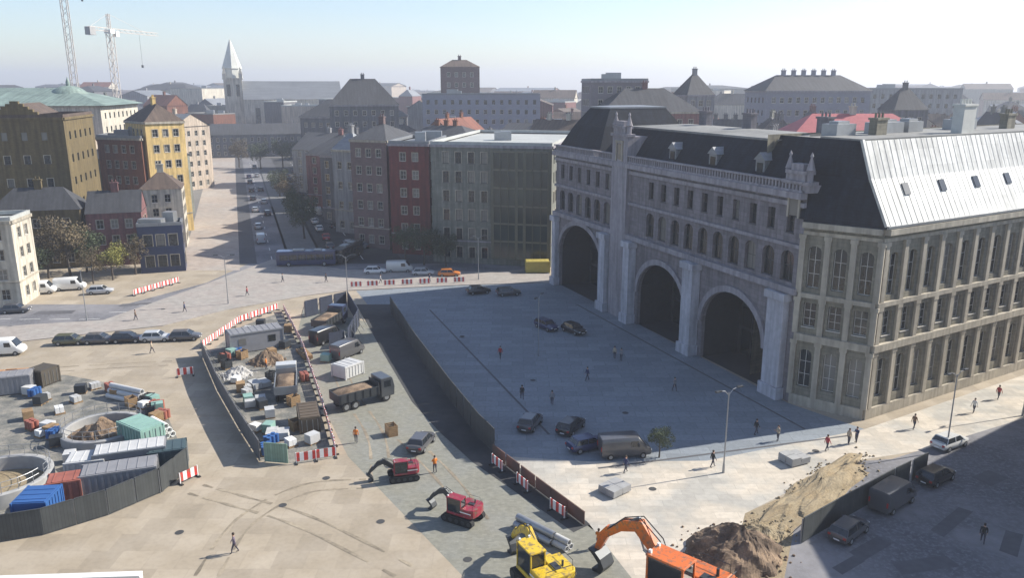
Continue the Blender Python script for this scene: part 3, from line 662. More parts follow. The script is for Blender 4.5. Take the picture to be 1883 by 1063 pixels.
town('avenue_building', 'brownish building fourth along the shaded right side of the avenue', mark([(-60, 236), (-46, 229), (-42, 252), (-56, 258)]), 15.5, W_PINK, T_DARK, 'hip', rh=5, floors=5, trim=STONE_GREYTRIM)
town('avenue_building', 'grey building farthest along the right side of the avenue', mark([(-73, 270), (-56, 262), (-52, 290), (-69, 298)]), 14, W_GREY, T_DARK, 'gable', rh=5, floors=5)
town('avenue_building', 'cream building beyond the yellow one on the left side of the avenue', mark([(-112, 238), (-98, 242), (-108, 270), (-121, 266)]), 19, W_CREAM, T_DARK, 'gable', rh=5, floors=5, ridge=1)
town('avenue_building', 'grey building farthest along the left side of the avenue', mark([(-134, 290), (-116, 295), (-126, 325), (-143, 320)]), 18, W_GREY, T_BROWN, 'gable', rh=5, floors=5, ridge=1)
town('dark_block', 'long low dark building closing the far end of the avenue', mark(rect(-128, 412, 84, 18, .32)), 11, W_DGREY, T_DARK, 'hip', rh=5, floors=3, group='')
placed += [(Vector((-40 - .338 * (y_ - 160), y_)), 27) for y_ in range(160, 400, 18)]
# left side
town('yellow_building', 'tall yellow building whose bright sunlit side faces the avenue', mark([(-85.3, 190.3), (-78.6, 196.4), (-86.5, 206), (-94, 199)]), 26.5, W_YEL, T_BROWN, 'hip', rh=4, floors=7, bay=2.4, ridge=1, trim=STONE_TRIM)
town('yellow_house', 'lower cream house in front of the tall yellow building', mark([(-80, 172), (-72, 175), (-75, 184), (-83, 181)]), 13, W_CREAM, T_BROWN, 'hip', rh=3.5, floors=4, bay=2.6, cat='house')
town('rust_building', 'rust coloured brick building between the brown block and the yellow one', mark([(-99, 194.5), (-86.2, 189.4), (-87.5, 198), (-100, 202)]), 22.8, W_RUST, ZINC_D, 'flat', floors=6, bay=2.6, trim=STONE_TRIM)
# dark brown block with stepped gables
bq = [(-160, 147), (-89.5, 163.6), (-94, 184), (-165, 168)]
bb_ = town('brown_block', 'massive dark brown brick block with stepped gables on the left', mark(bq), 28.6, W_BROWN, T_BROWN, 'flat', floors=6, bay=3.6, win=(1.1, 1.6), trim=W_BROWN, frame=FRAME_D)
c = bb_.location; p0 = Vector((-160 - c.x, 147 - c.y)); p1 = Vector((-89.5 - c.x, 163.6 - c.y)); d = (p1 - p0).normalized(); n = Vector((d.y, -d.x)); LL = (p1 - p0).length
for gx, gw, gh in ((30, 9, 4.2), (50, 10, 4.8), (64, 8, 2.6)):
    b = MB(); st = 5
    for k in range(st):
        w2 = gw * (1 - k / st) ; a_ = p0 + d * (gx - w2 / 2 + .01 * k) - n * .01 * k; e_ = p0 + d * (gx + w2 / 2 - .01 * k) - n * .01 * k
        b.prism(ccw([a_, e_, e_ - n * .9, a_ - n * .9]), 29.2 + gh * k / st, 29.2 + gh * (k + 1) / st)
    o = b.build('stepped_gable', W_BROWN, bb_)
    b = MB(); A = p0 + d * (gx - gw / 2 + .6) - n * .95; E_ = p0 + d * (gx + gw / 2 - .6) - n * .95; m_ = (A + E_) / 2; bk = -n * 15
    b.face([q3(A, 29.22), q3(m_, 29.1 + gh * .85), q3(m_ + bk, 29.1 + gh * .85), q3(A + bk, 29.22)]); b.face([q3(E_, 29.22), q3(m_, 29.1 + gh * .85), q3(m_ + bk, 29.1 + gh * .85), q3(E_ + bk, 29.22)]); b.face([q3(A + bk, 29.22), q3(E_ + bk, 29.22), q3(m_ + bk, 29.1 + gh * .85)])
    b.build('cross_roof', T_BROWN, o, recalc=False)
# domed building behind
def dome_part(par, x, y, r, z0, h, drum=3, m=COPPER):
    b = MB(); n_ = 20
    prof = [(r * .98, z0), (r * .98, z0 + drum)]; b.rings([[(x + rr * math.cos(2 * math.pi * i / n_), y + rr * math.sin(2 * math.pi * i / n_), z) for i in range(n_)] for rr, z in prof]); b.build('drum', W_CREAM, par)
    b = MB(); prof = [(r * 1.06, z0 + drum + .003)] + [(r * math.cos(R(a)), z0 + drum + .2 + h * math.sin(R(a))) for a in range(0, 90, 10)] + [(.6, z0 + drum + h * 1.02), (.6, z0 + drum + h * 1.25), (.05, z0 + drum + h * 1.6)]
    b.rings([[(x + rr * math.cos(2 * math.pi * i / n_), y + rr * math.sin(2 * math.pi * i / n_), z) for i in range(n_)] for rr, z in prof]); b.build('dome', m, par, smooth=True)
t = town('domed_building', 'wide building with pale green copper domes behind the brown block', mark([(-215, 225), (-120, 240), (-125, 275), (-220, 260)]), 29, W_CREAM, COPPER, 'hip', rh=5, floors=7, bay=4, trim=STONE_TRIM)
for x, y, r, h in ((-30, -8, 8, 5.5), (4, -3, 9, 6.5), (34, 4, 6, 4.5)): dome_part(t, x, y, r, 27, h)
# small blocks in front of the brown block
town('pale_building', 'pale grey building with flat roof cut by the left edge', mark([(-108, 118), (-79.5, 126), (-81, 134), (-110, 126)]), 14, W_CREAM, ROOFLIGHT, 'flat', floors=4, bay=2.8, trim=STONE_TRIM)
town('pavilion', 'small dark blue panelled pavilion at the left corner of the avenue', mark([(-70.5, 149), (-63, 151.5), (-65, 157), (-72.5, 154.5)]), 9, W_BLUE, ZINC_D, 'flat', floors=2, bay=2.2, win=(1.5, 2.2), frame=FRAME_D, cat='pavilion')
town('low_house', 'low dark roofed brown house in front of the rust building', mark([(-99, 151), (-84, 155), (-86, 163), (-101, 159)]), 11.5, W_BROWN, T_DARK, 'hip', rh=4, floors=3, bay=2.6, cat='house')
town('low_house', 'low house with dark tiled gable roof left of the blue pavilion', mark([(-83, 155), (-73.5, 158), (-76, 166), (-85, 163)]), 10.5, W_PINK, T_DARK, 'gable', rh=4, floors=3, bay=2.6, cat='house')
# building off to the right that shades the side street
town('street_building', 'grey stone building across the side street from the zinc roofed wing', mark([(51, 67), (50, 46), (100, 50), (86, 92)]), 19.6, W_GREY, T_DARK, 'flat', floors=5, bay=3, trim=STONE_TRIM, detail=False)
placed.append((Vector((30, 115)), 34)); placed.append((Vector((75, 110)), 42))
# far red roof and dark bumps right behind the grand building
town('red_roofed_building', 'long building with bright red roof behind the zinc roofed wing', mark([(58, 166), (84, 166), (84, 177), (58, 177)]), 25.5, W_CREAM, mat('bright_red_roof', (.36, .085, .09), .7, var=.15), 'hip', rh=3.6, floors=6, bay=3, trim=STONE_TRIM)
t = town('domed_building', 'grey block with slate dome roof on the skyline behind the arched building', mark(rect(36, 225, 26, 18, .1)), 28, W_PINK, T_DARK, 'hip', rh=6, floors=7, bay=3, trim=STONE_TRIM)
town('grey_slab', 'long blue grey office slab on the skyline above the olive office block', mark(rect(-12, 330, 46, 16, 0)), 31, mat('bluegrey', (.24, .25, .30), .8), ZINC_D, 'flat', floors=8, bay=3.2, cat='office block')
town('warm_tower', 'squat brown block rising above the long blue grey slab', mark(rect(-22, 350, 16, 12, .1)), 42, W_MUTED, T_BROWN, 'hip', rh=3, floors=10, bay=3.2, cat='office block')
t = town('dark_block', 'dark slate roofed block with small turret on the skyline left of centre', mark(rect(-54, 300, 24, 18, .2)), 28, W_DGREY, T_DARK, 'hip', rh=9, floors=7, bay=3.2, trim=STONE_GREYTRIM)
t = town('dark_block', 'broad dark slate roofed block right of the far end of the avenue', mark(rect(-66, 345, 40, 20, -.15)), 22, W_DGREY, T_DARK, 'hip', rh=7, floors=5, bay=3.2, trim=STONE_GREYTRIM)
town('skyline_block', 'tall purplish block on the skyline above the far end of the arched building', mark(rect(29, 236, 16, 14, .1)), 36, mat('mauve_grey', (.19, .165, .175), .85), ZINC_D, 'flat', floors=10, bay=2.6, trim=STONE_GREYTRIM)
town('skyline_block', 'narrow turret like block with steep slate roof above the slate mansard', mark(rect(54, 246, 9, 9, .3)), 32, W_GREY, T_DARK, 'hip', rh=6, floors=9, bay=2.6, trim=STONE_GREYTRIM)
town('skyline_block', 'long grey block with steep slate roof above the corner pavilion', mark(rect(98, 275, 36, 16, .15)), 33, mat('lilac_grey', (.22, .22, .26), .85), T_DARK, 'hip', rh=5, floors=8, bay=2.8, trim=STONE_GREYTRIM, chim=6)
town('skyline_block', 'small dark block with slate roof behind the red roofed building', mark(rect(112, 236, 10, 9, .1)), 28, W_DGREY, T_DARK, 'hip', rh=6, floors=7, bay=2.6)
town('skyline_block', 'wide pale grey block behind the long steep slate roofed one', mark(rect(150, 330, 50, 16, -.1)), 33, W_GREY, ZINC_D, 'flat', floors=9, bay=3)
# church
ch = thing('church', 'pale stone church with tall spire on the left skyline', 'church', (-152, 520, 0), .3); ch.scale = (1.35, 1.35, 1.0)
b = MB(); b.box(-12, 32, -9, 9, 0, 26); b.build('nave', W_CREAM, ch)
b = MB(); b.face([(-12, -9.4, 26), (32, -9.4, 26), (32, 0, 37), (-12, 0, 37)]); b.face([(-12, 9.4, 26), (32, 9.4, 26), (32, 0, 37), (-12, 0, 37)]); b.face([(32, -9.4, 26), (32, 9.4, 26), (32, 0, 37)]); b.build('roof', ZINC_D, ch)
b = MB(); b.box(-20, -12.02, -5, 5, 0, 38); b.box(-20.4, -11.6, -5.4, 5.4, 38, 38.8)
for sx in (-19.5, -12.5):
    for sy in (-4.5, 4.5): b.rings([[(sx + r * math.cos(t_), sy + r * math.sin(t_), z) for t_ in [math.pi / 4 + math.pi / 2 * i for i in range(4)]] for r, z in ((1.1, 38.8), (1.1, 41.5), (.05, 46))])
b.build('tower', W_CREAM, ch)
b = MB(); b.rings([[(-16 + r * math.cos(t_), r * math.sin(t_), z) for t_ in [2 * math.pi * i / 8 for i in range(8)]] for r, z in ((4.4, 38.8), (4.0, 44), (4.4, 44.5), (.1, 62))]); b.build('spire', mat('pale_spire', (.58, .58, .52), .7, var=.15), ch)
g = MB()
for sy in (-2, 2): g.box(-20.06, -20, sy - .8, sy + .8, 28, 35)
for sx in (-18, -14): g.box(sx - .8, sx + .8, -5.06, -5, 28, 35)
for i in range(7): g.box(-7 + i * 5.4, -5 + i * 5.4, -9.06, -9, 8, 21)
g.build('window', GLASS, ch); placed.append((Vector((-172, 520)), 40))
# tower cranes
CRP = mat('crane_paint', (.52, .47, .42), .5, var=.1)
def lattice(b, p, q, wdt, n_, r=.12):
    p = Vector(p); q = Vector(q); d = (q - p).normalized(); a = d.cross(Vector((0, 0, 1)) if abs(d.z) < .9 else Vector((1, 0, 0))).normalized() * wdt / 2; c = a.cross(d).normalized() * wdt / 2
    cs = [a + c, a - c, -a - c, -a + c]
    for k in cs: b.xbox(p + k, q + k, r * 2, r * 2)
    for i in range(n_):
        s_, e_ = p + (q - p) * i / n_, p + (q - p) * (i + 1) / n_
        for j in range(4): 
            k0, k1 = cs[j], cs[(j + 1) % 4]
            if (i + j) % 2: k0, k1 = k1, k0
            b.xbox(s_ + k0, e_ + k1, r, r)
def crane(x, y, hm, rz, jl, label, luff=0):
    t = thing('tower_crane', label, 'crane', (x, y, 0), rz, 'tower cranes on the left skyline')
    b = MB(); lattice(b, (0, 0, 0), (0, 0, hm), 2.2, int(hm / 2.4)); b.build('mast', CRP, t)
    b = MB(); je = (jl * math.cos(luff), 0, hm + 1.5 + jl * math.sin(luff)); lattice(b, (1.4, 0, hm + 1.5), je, 1.3, int(jl / 2), .08); b.build('jib', CRP, t)
    b = MB(); lattice(b, (-1.4, 0, hm + 1.5), (-13, 0, hm + 1.5), 1.3, 6, .08); o = b.build('counter_jib', CRP, t)
    b = MB(); b.box(-14, -10.5, -1.2, 1.2, hm - 1.2, hm + 2.0); b.build('counterweight', CONCRETE, o)
    b = MB(); lattice(b, (0, 0, hm + 2), (0, 0, hm + 8), 1.0, 4, .1); b.xbox((0, 0, hm + 8), (je[0] * .7, 0, hm + 1.5 + (je[2] - hm - 1.5) * .7 + .7), .1, .1); b.xbox((0, 0, hm + 8), (-12, 0, hm + 2.2), .1, .1); b.build('tower_head', CRP, t)
    b = MB(); b.box(1.5, 3.6, -1.9, -.3, hm - 1.2, hm + 1.1); b.box(-1.5, 1.5, -1.5, 1.5, hm, hm + 1.6); b.build('cab', WHITE, t)
    b = MB(); xh = je[0] * .6; zj = hm + 1.5 + (je[2] - hm - 1.5) * .6; b.tube([(xh, 0, zj - 1), (xh, 0, zj - 14)], .05, 5); b.box(xh - .4, xh + .4, -.3, .3, zj - 15.2, zj - 14); b.build('hoist', DARKSTEEL, t)
crane(-174, 330, 70, R(100), 42, 'tallest pale tower crane leaving the top of the picture at far left', .5)
crane(-171, 358, 56, R(80), 34, 'shorter pale tower crane right of the tallest one')

# ------------------------------------------------------------------ roofscape out to the horizon
rnd = random.Random(11)
WALLS = [(W_GREY, 'grey'), (W_CREAM, 'cream'), (W_PINK, 'pinkish'), (W_DGREY, 'dark grey'), (W_BEIGE, 'beige'), (W_OLIVE, 'olive'), (W_RUST, 'rust brick')]
RFS = [(T_DARK, 'slate', 'hip'), (T_DARK, 'slate', 'gable'), (T_BROWN, 'brown tiled', 'gable'), (T_RED, 'red tiled', 'gable'), (ZINC_D, 'zinc', 'hip'), (FLATROOF, 'flat', 'flat'), (ROOFLIGHT, 'pale flat', 'flat'), (ZINC_D, 'zinc', 'gable'), (T_DARK, 'slate', 'hip')]
LAND = [(-.62, 'far left edge behind the brown block'), (-.5, 'the green domed building'), (-.40, 'the yellow building'), (-.33, 'the church'), (-.22, 'the avenue'), (-.14, 'the dark avenue fronts'), (-.04, 'the red brick fronts'), (.04, 'the olive office block'), (.12, 'the far end of the arched building'), (.22, 'the slate mansard roof'), (.34, 'the corner pavilion'), (.47, 'the red roofed building'), (.7, 'the zinc roofed wing')]
seen = {}
def place_city(n_, r0, r1, size, hh, detail):
    k = 0; tries = 0
    while k < n_ and tries < n_ * 60:
        tries += 1
        y = r0 + (r1 - r0) * rnd.random() ** 1.3; x = rnd.uniform(-.68, .70) * y
        L_ = rnd.uniform(*size); D = rnd.uniform(.5, .8) * L_; rad = math.hypot(L_, D) / 2
        if any((c - Vector((x, y))).length < r * .86 + rad * .80 for c, r in placed): continue
        rz = rnd.choice((0, math.pi / 2)) + rnd.uniform(-.25, .25) - .3; h = rnd.uniform(*hh)
        wm, wn_ = rnd.choice(WALLS); rm, rn, rt = rnd.choice(RFS)
        a = x / y; sec = min(LAND, key=lambda q: abs(q[0] - a))[1]
        far = 'near' if y < 260 else 'farther' if y < 420 else 'distant' if y < 750 else 'very distant'
        base = f'{far} {wn_} building, {rn} roof, beyond {sec}'
        tall = 'tall ' if h > (hh[0] + hh[1]) / 2 + 2 else 'low ' if h < (hh[0] + hh[1]) / 2 - 2 else ''
        lab = tall + base
        if len(lab.split()) > 16: lab = base
        q = rect(x, y, L_, D, rz)
        t = town('town_building', lab, mark(q), h, wm, rm, rt, rh=rnd.uniform(3, 6), bay=3.4, group='town buildings of the roofscape', chim=rnd.randint(1, 3) if detail else 1, detail=detail)
        k += 1
place_city(66, 205, 330, (12, 24), (15, 23), True)
place_city(100, 330, 620, (16, 32), (15, 27), False)
place_city(120, 600, 1700, (30, 70), (18, 33), False)

# ------------------------------------------------------------------ trees
LEAFM = []
for nm, c in (('leaf_dark', (.05, .068, .03)), ('leaf_yellow', (.22, .21, .05)), ('leaf_brown', (.13, .10, .055))):
    LEAFM.append(mat(nm, c, .8, var=.45, scale=1.2))
BARK = mat('bark', (.08, .065, .05), .9, var=.3, scale=5)
def tree_proto(name, h, r, seed, lm, n=3200):
    rn = random.Random(seed); t = thing(name, name, 'tree'); b = MB(); b.tube([(0, 0, 0), (.08, .05, h * .25), (0, .1, h * .5), (.1, 0, h * .8)], [.22, .17, .12, .03], 7)
    tips = []
    for i in range(9):
        a = i * 2.4; z0 = h * (.3 + .05 * i); e = (math.cos(a) * r * .75, math.sin(a) * r * .75, z0 + h * rn.uniform(.12, .3)); b.tube([(0, 0, z0), (e[0] * .5, e[1] * .5, z0 + h * .08), e], [.08, .05, .02], 5); tips.append(e)
    tr = b.build('trunk', BARK, t, smooth=True)
    cl = [(Vector(e) + Vector((rn.uniform(-.5, .5), rn.uniform(-.5, .5), rn.uniform(-.3, .6))), rn.uniform(.35, .6) * r) for e in tips for _ in range(2)] + [(Vector((rn.uniform(-.4, .4) * r, rn.uniform(-.4, .4) * r, h * rn.uniform(.6, .9))), r * .5) for _ in range(5)]
    b = MB()
    for i in range(n):
        c, cr = rn.choice(cl); v = Vector((rn.gauss(0, 1), rn.gauss(0, 1), rn.gauss(0, .8))).normalized() * cr * rn.uniform(.55, 1.05); p = c + v
        a = Vector((rn.gauss(0, 1), rn.gauss(0, 1), rn.gauss(0, 1))).normalized(); d_ = a.cross(Vector((rn.gauss(0, 1), rn.gauss(0, 1), rn.gauss(0, 1)))).normalized(); s_ = rn.uniform(.09, .20)
        b.face([p - a * s_, p + d_ * s_ * .6, p + a * s_, p - d_ * s_ * .6])
    b.build('crown', lm, t, recalc=False); return t
def use(proto, used, *a, **k):
    if proto.name not in used: used.add(proto.name); proto.location = a[0]; proto.rotation_euler = (0, 0, a[1] if len(a) > 1 else 0); proto['label'] = k['label']; proto['group'] = k.get('group', ''); proto.scale = k.get('scale') or (1, 1, 1); return proto
    return dup(proto, *a, **k)
used = set()
TP = [tree_proto('street_tree', 7.5, 2.6, 3, LEAFM[0]), tree_proto('street_tree', 6.5, 2.4, 5, LEAFM[1]), tree_proto('street_tree', 8.5, 3.0, 8, LEAFM[2])]
for (px, py, k, s_, lab) in ((208, 515, 1, .9, 'yellow green tree on the pavement in front of the low houses'), (172, 522, 2, .7, 'smaller brownish tree left of the yellow green one'), (250, 505, 2, .8, 'brownish tree right of the yellow green one'),
    (90, 512, 2, 1.0, 'brown leaved tree behind the white vans'), (130, 508, 2, 1.25, 'largest brown leaved tree before the low houses'), (160, 500, 0, 1.1, 'dark green tree behind the brownish one'), (268, 490, 0, .8, 'dark tree touching the blue pavilion'), (70, 520, 0, .9, 'dark green tree beside the pale building'),
    (560, 440, 0, 1.2, 'dark tree on the avenue median nearest the square'), (545, 410, 0, 1.1, 'dark tree second along the avenue median'), (530, 385, 2, 1.1, 'brown tree third along the avenue median'), (515, 362, 0, 1.1, 'dark tree fourth along the avenue median'), (640, 405, 0, 1.1, 'dark tree on the right pavement of the avenue, nearest'), (620, 375, 0, 1.1, 'dark tree on the right pavement of the avenue, farther'), (605, 352, 0, 1.1, 'dark tree on the right pavement of the avenue, third'), (590, 332, 0, 1.2, 'dark tree on the right pavement of the avenue, fourth'),
    (480, 310, 0, 1.4, 'dark tree before the low dark building closing the avenue'), (520, 308, 0, 1.5, 'second dark tree before the low dark building'), (560, 308, 0, 1.5, 'third dark tree before the low dark building'), (440, 308, 2, 1.3, 'brown tree before the low dark building closing the avenue'),
    (780, 487, 0, 1.0, 'dark green tree at the foot of the dark red building'), (745, 480, 0, .9, 'dark tree in the shade before the red brick fronts'), (820, 490, 0, .8, 'small dark tree at the left foot of the olive office block'),
    (1212, 842, 0, .40, 'low dark green tree on the shaded square right of the dark grey van')):
    use(TP[k], used, G(px, py), px * .7, label=lab, group='trees around the square', scale=(s_, s_, s_))

GLASS_V = mat('vehicle_glass', (.02, .024, .028), .08, var=.2, spec=.8)
# ------------------------------------------------------------------ vehicles
def ringsec(x, hw, zb, zt, rr=.12, crown=.03):
    return [(x, -hw + rr, zb), (x, hw - rr, zb), (x, hw, zb + rr * 1.5), (x, hw, zt - rr * 1.6), (x, hw - rr, zt - .02), (x, hw * .4, zt + crown), (x, -hw * .4, zt + crown), (x, -hw + rr, zt - .02), (x, -hw, zt - rr * 1.6), (x, -hw, zb + rr * 1.5)]
def wheel(par, x, y, r=.32, wd_=.2):
    b = MB(); b.rings([[(x + rr * math.cos(t_), y + yy, r + rr * math.sin(t_)) for t_ in [2 * math.pi * i / 16 for i in range(16)]] for rr, yy in ((r * .93, -wd_ / 2), (r, -wd_ / 2 + .04), (r, wd_ / 2 - .04), (r * .93, wd_ / 2))])
    o = b.build('wheel', RUBBER, par, smooth=True); s_ = 1 if y > 0 else -1
    b = MB(); b.rings([[(x + rr * math.cos(t_), y + s_ * yy, r + rr * math.sin(t_)) for t_ in [2 * math.pi * i / 12 for i in range(12)]] for rr, yy in ((r * .6, wd_ / 2 - .02), (r * .55, wd_ / 2 + .015), (r * .2, wd_ / 2 + .01))]); b.build('rim', STEEL, o)
LAMP_R = mat('tail_lamp', (.35, .02, .02), .3, var=.05); LAMP_W = mat('head_lamp', (.7, .7, .68), .15, var=.05)
def car_proto(kind_='hatch'):
    t = thing('parked_car', 'car', 'car')
    if kind_ == 'van':
        st = [(-2.5, .8, .45, 1.95), (-2.45, .93, .32, 2.15), (-1.0, .95, .3, 2.2), (1.0, .95, .3, 2.2), (1.25, .94, .3, 2.1), (1.85, .93, .3, 1.25), (2.35, .90, .32, 1.05), (2.5, .8, .42, .8)]
        b = MB(); b.rings([ringsec(*s_) if 0 else ringsec(s_[0], s_[1], s_[2], s_[3]) for s_ in st]); b.build('body', BODY, t, smooth=True)
        g = MB(); g.rings([[(1.28, -.78, 2.08), (1.28, .78, 2.08), (1.86, .84, 1.32), (1.86, -.84, 1.32)], [(1.34, -.78, 2.10), (1.34, .78, 2.10), (1.94, .84, 1.30), (1.94, -.84, 1.30)]]); g.build('windscreen', GLASS_V, t)
        for s_ in (-1, 1):
            g = MB(); g.face([(.35, s_ * .958, 1.25), (1.15, s_ * .958, 1.25), (1.1, s_ * .958, 1.85), (.35, s_ * .958, 1.85)]); g.build('side_window', GLASS_V, t, recalc=False)
            wheel(t, 1.6, s_ * .86); wheel(t, -1.6, s_ * .86)
            b = MB(); b.box(1.05, 1.2, s_ * 1.06 - .1, s_ * 1.06 + .1, 1.3, 1.55); b.build('wing_mirror', DARKSTEEL, t, bevel=.02)
            b = MB(); b.box(2.42, 2.51, s_ * .62 - .14, s_ * .62 + .14, .68, .84); b.build('headlight', LAMP_W, t, bevel=.02)
            b = MB(); b.box(-2.53, -2.46, s_ * .78 - .07, s_ * .78 + .07, .9, 1.35); b.build('tail_light', LAMP_R, t, bevel=.02)
        return t
    est = kind_ == 'estate'
    st = [(-2.1, .72, .45, .78), (-2.02, .82, .32, .92), (-1.4, .86, .24, .97), (0, .88, .22, .95), (1.0, .87, .24, .93), (1.7, .83, .28, .83), (2.02, .76, .34, .72), (2.1, .66, .42, .6)]
    b = MB(); b.rings([ringsec(*s_) for s_ in st]); b.build('body', BODY, t, smooth=True)
    back = -1.95 if est else -1.7
    g = MB(); g.rings([[(x, -hw, z), (x, hw, z), (x * 1, hw * .97, z + .001), (x, -hw * .97, z + .001)] if 0 else [(xa, -hw, z), (xb, -hw, z), (xb, hw, z), (xa, hw, z)] for xa, xb, hw, z in ((back - .05, 1.05, .80, .9), (back + .28, .42, .66, 1.36))]); g.build('glazing', GLASS_V, t)
    r_ = MB(); r_.rings([[(back + .22, -.66, 1.345), (.46, -.66, 1.345), (.46, .66, 1.345), (back + .22, .66, 1.345)], [(back + .3, -.6, 1.43), (.3, -.6, 1.43), (.3, .6, 1.43), (back + .3, .6, 1.43)]])
    for s_ in (-1, 1):
        for (xa, xb) in ((1.05, .42), (-.35, -.3), (back - .03, back + .3)): r_.xbox((xa, s_ * .81, .9), (xb, s_ * .665, 1.37), .06, .05)
    r_.build('roof', BODY, t, smooth=False)
    for s_ in (-1, 1): b = MB(); b.box(s_ * 2.115 - .012, s_ * 2.115 + .012, -.24, .24, .42, .52); b.build('number_plate', WHITE, t)
    for s_ in (-1, 1):
        wheel(t, 1.3, s_ * .78); wheel(t, -1.3, s_ * .78)
        b = MB(); b.box(.75, .9, s_ * .93 - .09, s_ * .93 + .09, .9, 1.04); b.build('wing_mirror', BODY, t, bevel=.02)
        b = MB(); b.box(1.98, 2.09, s_ * .56 - .14, s_ * .56 + .14, .56, .70); b.build('headlight', LAMP_W, t, bevel=.02)
        b = MB(); b.box(-2.12, -2.0, s_ * .62 - .12, s_ * .62 + .12, .64, .82); b.build('tail_light', LAMP_R, t, bevel=.02)
    return t
CARS = {k: car_proto(k) for k in ('hatch', 'estate', 'van')}
PC = {'white': (.72, .72, .70), 'silver': (.45, .46, .47), 'black': (.015, .015, .018), 'dark blue': (.02, .03, .09), 'dark grey': (.08, .08, .085), 'orange': (.6, .2, .04), 'red': (.4, .02, .02), 'olive': (.10, .10, .06), 'light grey': (.55, .55, .53), 'blue': (.03, .09, .25)}
protos_done = set()
def put_car(k, col, x, y, rz, lab, grp='parked cars and vans'):
    o = dup(CARS[k], (x, y, .0), rz, label=lab, group=grp, swap={'body_paint': paint(col.replace(' ', '_'), PC[col])})
    o.name = 'parked_van' if k == 'van' else 'parked_car'; o['category'] = 'van' if k == 'van' else 'car'
    return o
def carpx(k, col, px, py, deg, lab, z=.02): p = G(px, py); o = put_car(k, col, p.x, p.y, R(deg), lab); o.location.z = z; return o
for i, (k, c, px, lab) in enumerate((('estate', 'olive', 130, 'olive estate car at the left end of the kerbside row'), ('hatch', 'dark grey', 183, 'dark grey hatchback second in the kerbside row'), ('estate', 'black', 235, 'black estate car in the middle of the kerbside row'), ('hatch', 'silver', 288, 'silver hatchback in the kerbside row'), ('estate', 'dark grey', 342, 'dark grey estate car at the right end of the kerbside row'))):
    carpx(k, c, px, 633 - i * 2, 8, lab)
carpx('van', 'white', 10, 652, 10, 'white van at the left edge beside the kerbside row')
carpx('van', 'white', 75, 540, 15, 'white van nearest the left edge below the trees'); carpx('van', 'white', 130, 533, 15, 'second white van below the yellow green tree'); carpx('hatch', 'silver', 185, 540, 15, 'silver car following the two white vans')
carpx('hatch', 'dark grey', 30, 575, 12, 'dark grey car driving on the road at the left edge')
for (k, c, px, py, dg, lab) in (('hatch', 'white', 690, 503, 4, 'white car stopped before the shaded trees'), ('van', 'light grey', 735, 500, 4, 'light grey van in front of the dark trees'), ('hatch', 'silver', 778, 506, 3, 'silver car left of the orange one'), ('hatch', 'orange', 826, 508, 3, 'orange car on the street before the olive office block'),
    ('hatch', 'black', 880, 540, 20, 'black car in the shaded far part of the square'), ('estate', 'dark grey', 935, 543, 15, 'dark grey estate car by the far arches'),
    ('estate', 'dark blue', 1005, 605, -55, 'dark blue car parked before the middle arch'), ('hatch', 'black', 1055, 612, -55, 'black car parked right of the dark blue one'),
    ('hatch', 'dark grey', 975, 785, 70, 'dark grey hatchback facing away on the shaded square'), ('estate', 'black', 1050, 792, 60, 'black estate car on the shaded square'), ('hatch', 'dark blue', 1080, 826, 25, 'dark blue hatchback by the sunlit pavement edge'),
    ('van', 'dark grey', 1148, 838, 8, 'dark grey van at the edge of the sunlit pavement'),
    ('van', 'black', 600, 628, 60, 'black van inside the small blue hoarded plot'), ('van', 'dark grey', 640, 655, 60, 'dark grey van beside the blue hoarded plot'), ('hatch', 'dark grey', 775, 822, 75, 'dark grey hatchback just above the small red excavators'),
    ('hatch', 'red', 600, 440, 105, 'red car in the shaded right lanes of the avenue'), ('estate', 'silver', 640, 452, 105, 'silver estate car in the shaded right lanes of the avenue'), ('van', 'light grey', 585, 395, 105, 'light grey van in the shaded right lanes of the avenue'), ('hatch', 'black', 570, 360, 105, 'black car far down the right lanes of the avenue'),
    ('estate', 'dark grey', 1560, 985, 42, 'dark grey estate car parked in the shaded side street'), ('van', 'dark grey', 1640, 930, 38, 'dark van parked in the shaded side street'), ('estate', 'black', 1720, 885, 34, 'black car ahead of the dark van in the side street'),
    ('hatch', 'light grey', 1745, 822, 30, 'light grey car driving along the sunlit kerb of the side street')):
    carpx(k, c, px, py, dg, lab)
rn = random.Random(9)
for lane, (off, y0, y1, wh, n_) in enumerate(((-50.4, 172, 330, 'left kerb lane', 7), (-47.2, 200, 360, 'second left lane', 5), (-35.5, 168, 330, 'lane by the median trees', 9), (-31.5, 185, 340, 'middle right lane', 7), (-28, 170, 350, 'shaded inner lane', 9), (-24, 176, 360, 'shaded right kerb lane', 10))):
    for i in range(n_):
        y = y0 + (y1 - y0) * (i + rn.uniform(.1, .7)) / n_; x = off - (y - 160) * .338; k = rn.choice(('hatch', 'estate', 'van', 'hatch')); c = rn.choice(('black', 'dark grey', 'silver', 'white', 'dark blue', 'black'))
        put_car(k, c, x, y, R(108.7), f"{c} {'van' if k == 'van' else 'car'}, number {i + 1} from the square, {wh}", 'traffic on the avenue').location.z = .03
for o in CARS.values():
    for c_ in list(o.children_recursive): bpy.data.objects.remove(c_)
    bpy.data.objects.remove(o)
